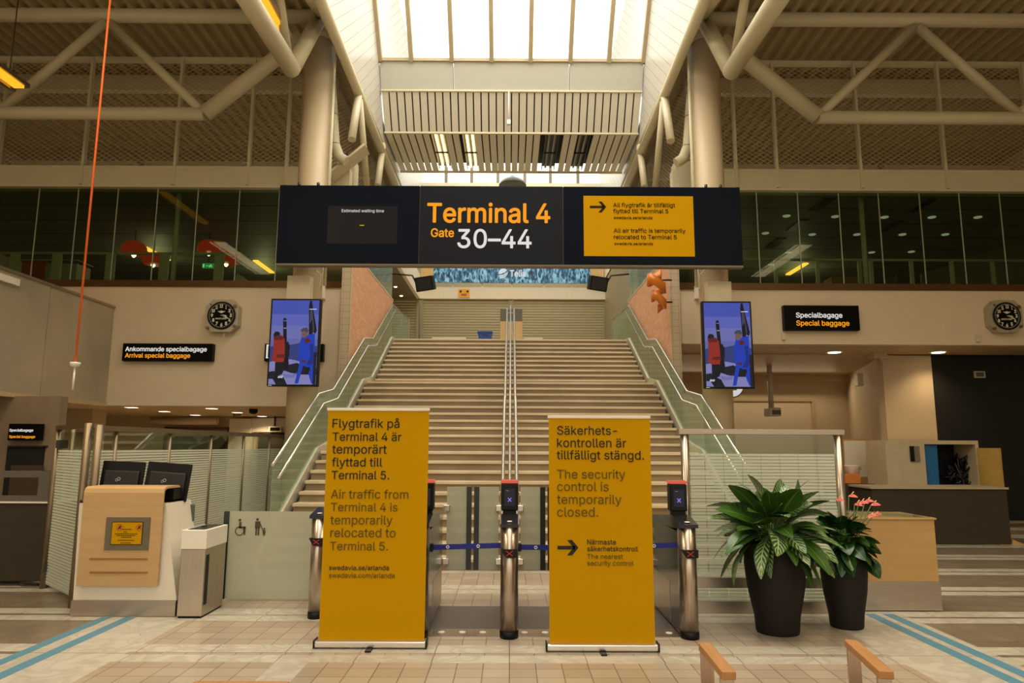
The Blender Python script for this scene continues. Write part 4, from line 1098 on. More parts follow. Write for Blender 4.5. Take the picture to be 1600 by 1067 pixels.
for i, (u, v, r_) in enumerate(((210, 388, 19), (240, 405, 16), (327, 386, 18), (354, 403, 18))):
    Y = 19.0 + (i % 2) * 1.1; c = at(u, v, Y=Y); R_ = r_ * Y / F
    root = thing('pendant_lamp', 'amber red glass dome pendant behind the left gallery glass, %s' % ('farthest left of the four', 'second from the left, hanging lower', 'third from the left, hanging higher', 'nearest the terminal sign')[i], 'lamp', c, 'amber pendants in the left gallery')
    b = MB(); b.lathe([(R_ * .9, -R_ * .55), (R_, -R_ * .2), (R_ * .95, R_ * .15), (R_ * .75, R_ * .42), (R_ * .4, R_ * .6), (R_ * .08, R_ * .66)], c, 24); b.build('shade', REDLAMP, root)
    b = MB(); b.lathe([(.02, -.1), (.06, -.05), (.06, .05), (.02, .1)], c - Vector((0, 0, R_ * .5)), 12); b.build('bulb', LAMPW, root)
    b = MB(); b.tube([c + Vector((0, 0, R_ * .6)), (c.x, c.y, zB0)], .012, 6); b.build('cable', BLACK, root)
Y = 20.0; root = thing('exit_sign', 'green lit running man exit sign behind the left gallery glass', 'sign', at(325, 417, Y=Y))
b = MB(); b.box(px(315.5, Y, 417), px(335, Y, 417), Y, Y + .06, pz(421, Y), pz(413.5, Y)); b.build('panel', emit('exit_green', (20, 150, 70), .9), root)
b = MB(); b.tube([(px(325, Y, 417), Y + .03, pz(413.5, Y)), (px(325, Y, 417), Y + .03, zB0)], .012, 6); b.build('hanger', BLACK, root)
b = MB(); 
for ua, ub, va, vb in ((317, 319, 415, 420), (328.5, 330, 415.5, 417), (326, 331, 417.2, 418.2), (327, 328, 418, 420), (330, 331, 418, 420), (322, 325, 417.2, 418)): b.box(px(ua, Y, 417), px(ub, Y, 417), Y - .01, Y, pz(vb, Y), pz(va, Y))
b.build('pictogram', emit('exit_white', (220, 250, 225), .9), root)
root = thing('cafe_counter', 'red and white cafe counter behind the left gallery glass', 'counter', (px(52, 18, 420), 18, 4.78))
b = MB(); b.box(px(34, 18, 420), px(71, 18, 420), 18, 18.6, 4.78, pz(412, 18)); b.build('red_front', mat('red_counter', (190, 54, 30), .5), root)
b = MB(); b.box(px(71, 18, 420), px(120, 18, 420), 18, 18.6, 4.78, pz(415, 18)); b.box(px(30, 18, 420), px(122, 18, 420), 17.95, 18.65, pz(411.5, 18), pz(409.5, 18)); b.build('white_front', mat('white_counter', (170, 166, 146), .5), root)
for i, u in enumerate((62, 103, 140, 182, 222, 305)):
    Y = 17.4; c = at(u, 430, Y=Y)
    root = thing('cafe_table', '%s dark round cafe table from the far left behind the gallery glass' % ORD[i], 'table', (c.x, Y, 4.78), 'cafe tables in the left gallery')
    b = MB(); b.lathe([(.30, 0), (.32, .02), (.32, .05), (.28, .06)], (c.x, Y, 5.50), 20); b.build('table_top', BLACK, root)
    b = MB(); b.lathe([(.05, 0), (.05, .74)], (c.x, Y, 4.78), 12); b.lathe([(.22, 0), (.2, .03)], (c.x, Y, 4.78), 16); b.build('pedestal', RAILM, root)
b = MB(); Y = 17.8; P = [at(u, v, Y=Y) for u, v in ((362, 442), (371, 427), (390, 441), (390, 462), (362, 462))]; P[3].z = P[4].z = 4.78; b.prism(P, (0, .4, 0)); o = b.build('white_canopy', PAPERWHITE); tag(o, 'white sloped canopy top just left of the terminal sign behind glass', 'canopy')
# right gallery: downlights, slots and furniture
for i, (u, v) in enumerate(((1229, 337), (1305, 338), (1382, 339), (1456, 339), (1528, 339), (1196, 364), (1269, 366), (1339, 366), (1410, 366), (1477, 366), (1232, 394), (1362, 394), (1424, 393), (1205, 413))):
    p = at(u, v, Z=zB0); 
    b = MB(); b.lathe([(.09, -.02), (.10, .0)], p, 16); o = b.build('gallery_downlight', emit('faint_lamp', (200, 200, 170), .6)); tag(o, 'faint downlight in the right gallery ceiling, %s of the %s row' % (ORD[(i, i - 5, i - 10, 0)[(i > 4) + (i > 9) + (i > 12)]], ('top', 'second', 'third', 'lowest')[(i > 4) + (i > 9) + (i > 12)]), 'light', 'downlights of the right gallery')
for si, (u0, u1, v) in enumerate(((1276, 1294, 318), (1436, 1449, 320), (1240, 1254, 351), (1388, 1400, 352), (1204, 1221, 379))):
    p = at(u0, v, Z=zB0); q = at(u1, v, Z=zB0); b = MB(); b.box(p.x, q.x, p.y - .4, p.y + .5, zB0 - .02, zB0); o = b.build('air_slot', BLACK); tag(o, '%s black air slot from the terminal sign in the right gallery ceiling' % ORD[(2, 4, 1, 3, 0)[si]], 'vent', 'air slots of the right gallery')
for gi, (X, Y, yd) in enumerate(((-8.2, 22, 1.6), (-5.6, 21, 1.4), (-11, 20.5, 1.5), (6.4, 21, 1.4), (9.5, 22, 1.5), (5.4, 18.8, 1.2))):
    b = MB(); b.box(X - .08, X + .08, Y, Y + yd, zB0 - .05, zB0 - .005); o = b.build('gallery_tube_light', emit('gallery_lamp', (255, 190, 70), 2.5)); l = bpy.data.lights.new('gallery_fill_light', 'POINT'); l.energy = 26; l.color = (1, .82, .5); l.shadow_soft_size = .2
    lo = bpy.data.objects.new('gallery_fill_light', l); lo.location = (X, Y + yd / 2, zB0 - .6); COL.objects.link(lo)  # point light added well below the ceiling to brighten the gallery
    tag(o, 'short yellow tube light in the %s gallery ceiling, %s' % ('left' if X < 0 else 'right', ('middle one of three', 'nearest the terminal sign', 'farthest left', 'middle one of three', 'farthest right', 'nearest the terminal sign')[gi]), 'light', 'tube lights of the %s gallery' % ('left' if X < 0 else 'right'))
b = MB(); Y = 18.5; b.box(px(1299, Y, 430), px(1348, Y, 430), Y, Y + .5, 4.78, pz(430, Y)); o = b.build('tan_cabinet', mat('tan_cabinet', (150, 122, 40), .6)); tag(o, 'low tan cabinet behind the right gallery glass beside the slim post', 'cabinet')
b = MB(); Y = 18.5; b.box(px(1402, Y, 430), px(1437, Y, 430), Y, Y + .5, 4.78, pz(426, Y)); o = b.build('dark_cabinet', DARKIN); tag(o, 'dark cabinet behind the right gallery glass', 'cabinet')
b = MB(); Y = 20; b.prism([at(u, v, Y=Y) for u, v in ((1440, 428), (1600, 376), (1640, 376), (1640, 470), (1440, 470))], (0, .2, 0)); o = b.build('stair_flank_panel', mat('flank_panel', (110, 108, 86), .6)); tag(o, 'grey sloped stair flank at the far right behind the gallery glass', 'panel')

# ------------------------------------------------------------------ left side under the gallery
# hanging frosted box
xf = at(172, 560, Y=YW).x
root = thing('frosted_balcony', 'hanging frosted glass box at the upper left, edged with slim joints', 'balcony', (xf, 12, zL))
zt_ = at(172, 482, Y=YW).z
ysq = [7.0, 10.6, 11.8, 13.3, YW]
FROSTB = mat('frosted_panel', (176, 164, 142), .28, .15, noise=.18, scale=.7)
for a, c in zip(ysq, ysq[1:]):
    b = MB(); b.box(xf - .05, xf, a + .008, c - .008, zL + .06, zt_); b.build('frosted_panel', FROSTB, root)
b = MB(); b.box(xf - .08, xf + .03, 7, YW, zt_, zt_ + .05); b.build('top_rail', STEEL, root)
b = MB(); b.box(xf - 7, xf + .02, 7, YW, zL - .02, zL + .06); b.build('underside', SOFFIT, root)
b = MB(); p = at(10, 434, X=xf + .06); b.box(xf, xf + .06, p.y - .35, p.y + .35, p.z - .07, p.z + .05); b.build('light_strip', PAPERWHITE, root)
# downlights of the left soffit
for i, (u, v) in enumerate(((48, 634), (114, 640.5), (205.5, 636), (257, 642.5), (331, 637.7), (305, 648), (371, 644), (409.5, 650))):
    p = at(u, v, Z=zL - .002)
    root = thing('downlight', 'small glowing downlight, %s from the left edge under the left soffit' % ORD[(0, 1, 2, 3, 5, 4, 6, 7)[i]], 'light', p, 'downlights in the left soffit')
    b = MB(); b.box(p.x - .13, p.x + .13, p.y - .13, p.y + .13, zL - .012, zL); b.build('trim_ring', PAPERWHITE, root)
    b = MB(); b.box(p.x - .10, p.x + .10, p.y - .10, p.y + .10, zL - .016, zL - .008); b.build('lamp', LAMPW, root)
    l = bpy.data.lights.new('downlight_spot', 'SPOT'); l.energy = 110; l.color = (1, .74, .42); l.spot_size = 2.4; l.spot_blend = .8; l.shadow_soft_size = .1
    lo = bpy.data.objects.new('downlight_spot', l); lo.location = (p.x, p.y, p.z - .05); COL.objects.link(lo)
for u, v in ((370, 647), (396, 641)):
    p = at(u, v, Z=zL - .03); b = MB(); b.lathe([(.05, -.09), (.1, -.05), (.1, .03)], p, 14); o = b.build('smoke_detector', BLACK if u > 380 else mat('detector', (130, 110, 80), .5)); tag(o, '%s smoke detector dome under the left soffit' % ('black' if u > 380 else 'tan'), 'detector')
# back wall of the left area
YB = 21.5
wallbox('wall_back_left', -16, -X0 - .3, YB, YB + .2, 0, zL, WALL2)
wallbox('wall_niche_left', -16, px(92, 12.6, 660), 12.6, 12.8, 0, zL, mat('taupe_paint', (134, 116, 92), .7))
b = MB(); b.box(px(96, 17, 660), px(143, 17, 660), 17, 17.6, 0, zL); struct(b.build('wall_pillar_left', WALL2))
root = thing('service_portal', 'brown framed double service door on the back wall left of the stairs', 'portal', (px(305, YB, 680), YB, 0))
ua, ub = px(256, YB - .1, 680), px(357, YB - .1, 680); ztop = pz(667, YB - .1, 300)
b = MB(); b.box(ua, ub, YB - .1, YB, ztop - .09, ztop); b.box(ua, ua + .16, YB - .1, YB, 0, ztop); b.box(ub - .05, ub, YB - .1, YB, 0, ztop); b.build('frame', mat('brown_frame', (96, 62, 38), .5), root)
for k in (0, 1):
    xm = (ua + ub) / 2 + .05; xa, xb = ((ua + .16, xm - .02), (xm + .02, ub - .05))[k]
    b = MB(); b.box(xa, xb, YB - .05, YB, 0, ztop - .09); b.build('door_leaf', mat('grey_leaf', (150, 142, 122), .5), root)
    b = MB(); w_ = .5; xc = (xa + xb) / 2; b.prism([(xc - .45, YB - .06, 1.2), (xc + .45, YB - .06, 1.2), (xc + .45, YB - .06, 1.75), (xc + .25, YB - .06, 1.95), (xc - .25, YB - .06, 1.95), (xc - .45, YB - .06, 1.75)], (0, .01, 0)); b.build('door_window', DARKIN, root)
b = MB(); b.tube([(px(236, YB - .3, 660), YB - .3, pz(660, YB - .3)), (px(340, YB - .3, 660), YB - .3, pz(660, YB - .3))], .11)
o = b.build('ceiling_pipe', WALL); tag(o, 'pale horizontal pipe above the brown framed service door', 'pipe')
b = MB(); b.box(px(358, YB - .3, 670), px(392, YB - .3, 670), YB - .3, YB, 0, pz(656, YB - .3)); o = b.build('white_wall_panel', PAPERWHITE); tag(o, 'white wall panel between the service door and the column', 'panel')  # plain white wall panel, no locker
b = MB(); b.box(px(392, YB - .2, 670), px(452, YB - .2, 670), YB - .2, YB, pz(676.5, YB - .2), pz(655, YB - .2)); o = b.build('white_bulkhead', PAPERWHITE); tag(o, 'white bulkhead box beside the left column', 'box')
root = thing('queue_display', 'small black numbered display hanging beside the left column', 'display', at(430, 675, Y=YB - .4))
b = MB(); b.box(px(420, YB - .4, 672), px(439, YB - .4, 672), YB - .4, YB - .25, pz(676, YB - .4), pz(668, YB - .4)); b.build('case', mat('display_case', (170, 158, 132), .5), root)
b = MB(); b.box(px(422, YB - .4, 672), px(437, YB - .4, 672), YB - .41, YB - .4, pz(674.5, YB - .4), pz(669.5, YB - .4)); b.build('screen', SIGNBLACK, root)
b = MB(); b.tube([(px(429, YB - .33, 672), YB - .33, pz(668, YB)), (px(429, YB - .33, 672), YB - .33, zL)], .03); b.build('hanger', DARKSTEEL, root)
b = MB(); b.box(px(404, YB - .3, 680), px(452, YB - .3, 680), YB - .3, YB - .02, 0, pz(678, YB - .3)); o = b.build('dark_recess', DARKIN); tag(o, 'dark recessed cabinet under the white bulkhead beside the left column', 'cabinet')
# open glazed wall running back from the check-in desk
XG = -4.6
PARTSTEEL = mat('bronze_grey_steel', (132, 114, 90), .42, .7, noise=.06)
root = thing('glass_partition', 'long glass partition with striped film running back from the check-in desk', 'partition', (XG, 10.5, 0))
PY = [7.75, 8.3, 9.62, 10.95, 12.3, 13.6, 14.45]
zr = 1.90
for i, y in enumerate(PY):
    b = MB(); r_ = .04 if i == 0 else .026
    b.tube([(XG, y, 0), (XG, y, zr + (.03 if i == 0 else -.02))], r_, 14); b.build('post', PARTSTEEL, root)
for a, c in zip(PY, PY[1:]):
    b = MB(); b.box(XG - .006, XG + .006, a + .03, c - .03, .06, zr - .03); b.build('glass_pane', G_FILM, root)
b = MB(); b.box(XG - .045, XG + .045, PY[0], PY[-1], zr - .05, zr + .01); b.build('top_rail', PARTSTEEL, root)
# glass gate beside the desk
A = Vector((px(79, 8.75, 800), 8.75, 0)); Bp = Vector((px(143, 7.72, 800), 7.72, 0))
root = thing('glass_gate', 'striped film glass gate between two steel posts at the left', 'gate', A)
for p in (A, Bp):
    b = MB(); b.tube([p, p + Vector((0, 0, zr + .01))], .04, 14); b.build('post', PARTSTEEL, root)
d = (Bp - A).normalized()
b = MB(); b.prism([A + d * .07 + Vector((0, 0, .05)), Bp - d * .07 + Vector((0, 0, .05)), Bp - d * .07 + Vector((0, 0, zr - .06)), A + d * .07 + Vector((0, 0, zr - .06))], Vector((-d.y, d.x, 0)) * .012); b.build('glass_leaf', G_FILM, root)
b = MB(); b.obox(A + Vector((0, 0, zr)), Bp + Vector((0, 0, zr)), .07, .05); b.build('top_rail', PARTSTEEL, root)
for z in (.25, 1.7):
    b = MB(); b.box(A.x + .02, A.x + .12, A.y - .06, A.y + .02, z - .05, z + .05); b.build('hinge', DARKSTEEL, root)
b = MB(); c = Bp - d * .12 + Vector((0, -.05, 1.1)); b.tube([c, c + Vector((-.02, -.06, 0))], .015); b.tube([c + Vector((-.02, -.06, -.03)), c + Vector((.08, -.08, .0))], .016); b.build('handle', DARKSTEEL, root)
root = thing('glass_screen', 'narrow striped film glass screen beyond the grey counter at the far left', 'screen', (A.x - .5, 9.7, 0))
for p in ((A.x - .25, 9.45), (A.x - 0.42, 10.1)):
    b = MB(); b.tube([(p[0], p[1], 0), (p[0], p[1], zr + .04)], .03); b.build('post', PARTSTEEL, root)
b = MB(); b.prism([(A.x - .25, 9.48, .05), (A.x - .42, 10.07, .05), (A.x - .42, 10.07, zr - .04), (A.x - .25, 9.48, zr - .04)], (.01, 0, 0)); b.build('glass_pane', G_FILM, root)
# grey counter at far left
yk = 8.86; xk = px(79, yk, 850)
root = thing('baggage_counter', 'dark grey baggage counter with raised rail at the far left edge', 'counter', (xk - 1.5, yk, 0))
b = MB(); b.box(xk - 3, xk, yk, yk + .5, .06, pz(786, yk, 50), .006); b.build('body', GREYCOUNTER, root)
b = MB(); b.box(xk - 3, xk + .01, yk - .02, yk + .52, pz(786, yk, 50), pz(783.5, yk, 50)); b.build('top_edge', PAPERWHITE, root)
b = MB(); b.box(xk - 3, xk, yk, yk + .1, pz(783, yk, 50), pz(775, yk, 50)); b.box(xk - 3, xk, yk, yk + .1, pz(746, yk, 50), pz(736, yk, 50)); b.box(xk - .22, xk + .004, yk - .006, yk + .106, pz(783, yk, 50), pz(736, yk, 50)); b.build('raised_rail', mat('rail_grey', (92, 84, 74), .5), root)
b = MB(); b.tube([(xk - .3, yk - .02, .05), (xk + .02, yk - .02, .05)], .02); b.box(xk - .02, xk + .05, yk - .06, yk + .0, .0, .14); b.build('floor_bolt', DARKSTEEL, root)
# black niche in the left wall
root = thing('baggage_hatch', 'black baggage hatch in the taupe wall under the small lit sign', 'hatch', at(38, 770, Y=12.55))
b = MB(); b.box(px(8, 12.55, 730), px(65, 12.55, 730), 12.55, 12.6, pz(800, 12.55, 40), pz(697, 12.55, 40)); b.build('opening', MATBLACK, root)
b = MB(); b.box(px(8, 12.5, 730), px(66, 12.5, 730), 12.5, 12.6, pz(698, 12.5, 40), pz(696, 12.5, 40)); b.build('frame', DARKSTEEL, root)
b = MB(); b.box(px(17, 12.5, 730), px(65, 12.5, 730), 12.5, 12.56, pz(800, 12.5, 40), pz(727, 12.5, 40)); b.build('lower_panel', mat('niche_brown', (70, 52, 38), .6), root)

# ------------------------------------------------------------------ check-in desk
yd = 7.36
def dx(u, v=900): return px(u, yd, v)
root = thing('checkin_desk', 'white check-in desk with birch front panel left of the stairs', 'desk', (dx(196), yd + .35, 0))
zt0, zt1 = pz(787, yd, 200), pz(938, yd, 200)
Dp = .55
def frust(b, x0, x1, y0, y1, z0, X0_, X1_, Y0_, Y1_, z1):
    lo = [(x0, y0, z0), (x1, y0, z0), (x1, y1, z0), (x0, y1, z0)]; hi = [(X0_, Y0_, z1), (X1_, Y0_, z1), (X1_, Y1_, z1), (X0_, Y1_, z1)]
    L_ = [b.bm.verts.new(p) for p in lo]; H_ = [b.bm.verts.new(p) for p in hi]
    for f in [L_[::-1], H_] + [[L_[i], L_[(i + 1) % 4], H_[(i + 1) % 4], H_[i]] for i in range(4)]:
        g = b.bm.faces.new(f); g.material_index = b.mi
b = MB(); frust(b, dx(115.5), dx(277), yd + .02, yd + .6, zt1, dx(121, 790), dx(257, 790), yd + .03, yd + .6, zt0)
b.build('body', DESKWHITE, root)
b = MB(); b.prism([(dx(250, 800), yd + .1, zt1 + .02), (dx(276.5), yd + .06, zt1 + .02), (dx(276.5), yd + .42, zt1 + .02), (dx(250, 800), yd + .42, zt1 + .02)], (0, 0, 0.01)); b.bm.clear()
b.bm.free()
b = MB(); b.box(dx(114), dx(277.5), yd, yd + .6, 0, zt1, .008); b.build('plinth', STEEL, root)
# curved birch front
b = MB(); z0, z1 = pz(915, yd, 190), pz(760, yd, 190)
prof_ = [(yd - .025, z0), (yd - .03, z0 + .2), (yd - .035, z1 - .06), (yd - .02, z1 - .02), (yd + .02, z1), (yd + .30, z1)]
t_ = .022
innr = [(y + t_, z if i < 3 else z - t_ * (.7 if i == 3 else 1)) for i, (y, z) in enumerate(prof_)]
b.prism([(dx(127, 850), y, z) for y, z in prof_ + innr[::-1]], (dx(252.5, 850) - dx(127, 850), 0, 0)); 
b.build('front_panel', WOOD_DESK, root)
for v in (872.5, 893.5):
    b = MB(); b.box(dx(143, v), dx(233, v), yd - .036, yd - .025, pz(v + 1.2, yd, 190), pz(v - 1.2, yd, 190)); b.build('groove_bar', mat('brass_groove', (150, 108, 54), .4, .3), root)
b = MB(); b.box(dx(222, 780), dx(256, 780), yd + .2, yd + .45, pz(783, yd, 250), pz(766, yd, 250)); b.build('inner_riser', BLACK, root)
fr = MB(); fr.box(dx(168, 832), dx(236.5, 832), yd - .045, yd - .03, pz(858.5, yd, 200), pz(807.5, yd, 200), .003); fo = fr.build('notice_frame', mat('notice_frame_grey', (104, 94, 72), .5), root)
b = MB(); b.box(dx(178, 832), dx(226.5, 832), yd - .049, yd - .045, pz(850, yd, 200), pz(814.5, yd, 200)); b.build('notice_border', INK, root)
b = MB(); b.box(dx(179, 832), dx(225.5, 832), yd - .052, yd - .047, pz(849, yd, 200), pz(815.5, yd, 200)); b.build('notice_sheet', YELLOW, root)
for u in (187, 217.5):
    c = at(u, 824, Y=yd - .055)
    b = MB(); rr = []
    N = 28
    for i in range(N):
        a0, a1 = 2 * math.pi * i / N, 2 * math.pi * (i + 1) / N
        R1, R2 = .033, .027
        b.face([c + Vector((R1 * math.cos(a0), 0, R1 * math.sin(a0))), c + Vector((R1 * math.cos(a1), 0, R1 * math.sin(a1))), c + Vector((R2 * math.cos(a1), 0, R2 * math.sin(a1))), c + Vector((R2 * math.cos(a0), 0, R2 * math.sin(a0)))])
    b.build('red_ring', RED, root)
    b = MB(); b.obox(c + Vector((-.014, .001, -.014)), c + Vector((.014, .001, .016)), .010, .002, (0, 1, 0)); b.obox(c + Vector((.012, .001, -.014)), c + Vector((-.008, .001, .016)), .006, .002, (0, 1, 0)); b.obox(c + Vector((-.014, .001, -.006)), c + Vector((-.004, .001, -.012)), .012, .002, (0, 1, 0)); b.build('prohibition_symbol', INK, root)
b = MB()
for v, w_ in ((826, 8), (830, 4.5), (833, 18), (835.6, 15), (838.3, 8), (843, 13), (847, 9)):
    u = 202
    for k in range(int(w_ / 1.6)):
        ua = u - w_ + k * 3.2; b.box(dx(ua, v), dx(ua + 2.5, v), yd - .054, yd - .052, pz(v + .55, yd, 200), pz(v - .55, yd, 200))
b.build('printed_lines', INK, root)
b = MB(); b.tube([(dx(124, 777), yd + .1, pz(777, yd, 124)), (dx(132, 777), yd + .1, pz(777, yd, 124))], .02); b.build('side_knob', DARKSTEEL, root)
b = MB(); b.box(px(297, yd + .6, 790), px(305, yd + .6, 790), yd + .57, yd + .6, pz(814, yd + .6, 300), pz(788, yd + .6, 300)); b.build('side_flap', mat('flap_grey', (84, 92, 80), .5), root)
# monitors seen from the back
for i, (u0, u1, v0, v1) in enumerate(((153.5, 219.5, 720.5, 763), (222.5, 291.5, 722.5, 778))):
    Y = yd + .42; c = at((u0 + u1) / 2, 750, Y=Y)
    root = thing('monitor', 'black computer monitor seen from behind on the check-in desk, %s' % ('farther from the stairs' if i == 0 else 'nearer the waste bin'), 'monitor', (c.x, Y, pz(787, yd, 200)), 'monitors on the check-in desk')
    x0, x1 = px(u0, Y, 750), px(u1, Y, 750); z1 = pz(v0, Y, 220); z0 = z1 - .40
    def tilt(b):
        M = Matrix.Translation((c.x, Y, z0)) @ Matrix.Rotation(math.radians(-6), 4, 'X') @ Matrix.Rotation(math.radians(4 if i else 2), 4, 'Y') @ Matrix.Translation((-c.x, -Y, -z0)); bmesh.ops.transform(b.bm, matrix=M, verts=b.bm.verts[:]); return b
    b = MB(); b.box(x0, x1, Y, Y + .04, z0, z1, .008); tilt(b).build('casing', BLACK, root)
    b = MB(); b.box(x0 + .05, x1 - .03, Y - .03, Y + .01, z0 + .05, z1 - .10, .015); tilt(b).build('back_cover', mat('monitor_back', (24, 23, 23), .5), root)
    b = MB(); lx, lz = (x0 + x1) / 2 - .02, z0 + .22 - .02
    for (ox, oz, r_) in ((.012, .008, .018), (-.012, -.004, .014)):
        N = 20
        for k in range(N):
            a0, a1 = 2 * math.pi * k / N, 2 * math.pi * (k + 1) / N
            P = lambda a, R: (lx + ox + R * math.cos(a), Y - .033, lz + oz + R * math.sin(a))
            b.face([P(a0, r_), P(a1, r_), P(a1, r_ * .68), P(a0, r_ * .68)])
    tilt(b).build('logo', emit('logo_grey', (190, 186, 176), .6), root)
    b = MB(); zb = pz(787, yd, 200); b.box(c.x - .04, c.x + .04, Y + .03, Y + .07, zb - .0, z0 + .2); b.box(c.x - .14, c.x + .14, Y - .05, Y + .18, zb, zb + .02, .006); b.build('stand', BLACK, root)
# steel waste bin
yb = 7.3
root = thing('waste_bin', 'tall steel waste bin with white top beside the check-in desk', 'bin', (-3.2, yb + .25, 0))
x0, x1 = px(280, yb, 900), px(318.5, yb, 900); zz0, zz1 = pz(858, yb, 300), pz(828, yb, 300); y1 = yb + .52
b = MB(); b.box(x0, x1, yb, y1, .02, zz0, .006); b.build('body', STEELV, root)
b = MB(); b.box(x0 - .005, x1 + .005, yb - .005, y1 + .005, zz0, zz1, .006); b.build('top_band', PAPERWHITE, root)
b = MB(); b.box(x0 + .04, x1 - .03, yb + .04, y1 - .04, zz1 - .01, zz1 + .006); b.box(x0 + .1, x1 - .1, yb + .2, yb + .24, zz1, zz1 + .02); b.build('lid', DARKSTEEL, root)
b = MB(); b.box(x0 + .01, x1 - .01, yb + .01, y1 - .01, 0, .025); b.box(x1 - .001, x1 + .003, yb + .03, yb + .1, .12, zz0 - .06); b.build('base_trim', BLACK, root)
# wide accessible gate leaf
yg = 8.1
root = thing('accessible_gate', 'wide frosted gate leaf with wheelchair and family symbols', 'gate', (px(420, yg, 860), yg, 0))
x0, x1 = px(354, yg, 860), px(488, yg, 860); z0, z1 = pz(936, yg, 420), pz(799, yg, 420)
b = MB(); b.box(x0, x1, yg, yg + .012, z0, z1); b.build('glass_leaf', G_FROST, root)
b = MB(); b.box(px(347, yg, 860), x0 + .01, yg - .01, yg + .02, z0, z1); b.build('edge_strip', GLASSEDGE, root)
SYM = mat('gate_symbol', (70, 64, 48), .6)
def P(u, v): p = at(u, v, Y=yg); return Vector((p.x, yg - .004, p.z))
b = MB()
N = 22; c = P(374.5, 829.5); k = yg / F
for i in range(N - 3):
    a0, a1 = math.radians(95 + 300 * i / (N - 3)), math.radians(95 + 300 * (i + 1) / (N - 3)); R1, R2 = 7.0 * k, 5.6 * k
    b.prism([c + Vector((R1 * math.cos(a0), 0, R1 * math.sin(a0))), c + Vector((R1 * math.cos(a1), 0, R1 * math.sin(a1))), c + Vector((R2 * math.cos(a1), 0, R2 * math.sin(a1))), c + Vector((R2 * math.cos(a0), 0, R2 * math.sin(a0)))], (0, .003, 0))
b.box(P(373.5, 825).x, P(377, 825).x, yg - .004, yg - .001, P(400, 825).z, P(400, 815.5).z); b.box(P(373.5, 825).x, P(383.5, 825).x, yg - .004, yg - .001, P(400, 825.5).z, P(400, 822.5).z)
b.box(P(381.5, 825).x, P(384, 825).x, yg - .004, yg - .001, P(400, 835.5).z, P(400, 823).z); b.disc(P(375, 812.5), 2 * k, .003)
b.build('wheelchair_symbol', SYM, root)
b = MB(); b.disc(P(402.5, 811.5), 2.1 * k, .003); b.box(P(398.5, 825).x, P(406.5, 825).x, yg - .004, yg - .001, P(400, 825).z, P(400, 814.5).z)
b.box(P(399.5, 825).x, P(402, 825).x, yg - .004, yg - .001, P(400, 836.5).z, P(400, 824).z); b.box(P(403, 825).x, P(405.5, 825).x, yg - .004, yg - .001, P(400, 836.5).z, P(400, 824).z)
b.disc(P(413, 826), 1.5 * k, .003); b.box(P(411, 825).x, P(415, 825).x, yg - .004, yg - .001, P(400, 833).z, P(400, 828).z); b.box(P(411.5, 825).x, P(412.8, 825).x, yg - .004, yg - .001, P(400, 836.5).z, P(400, 832).z); b.box(P(413.4, 825).x, P(414.7, 825).x, yg - .004, yg - .001, P(400, 836.5).z, P(400, 832).z)
b.obox(P(406, 816), P(411, 829), 1.2 * k, .003, (0, 1, 0)); b.build('family_symbol', SYM, root)
b = MB(); b.box(x0 + .1, x1 - .1, yg - .005, yg + .02, .0, z0); b.bm.clear(); b.box(x1, x1 + .06, yg - .02, yg + .03, z1 - .2, z1 - .08); b.box(x1, x1 + .06, yg - .02, yg + .03, z0 + .1, z0 + .22); b.build('hinge', STEEL, root)

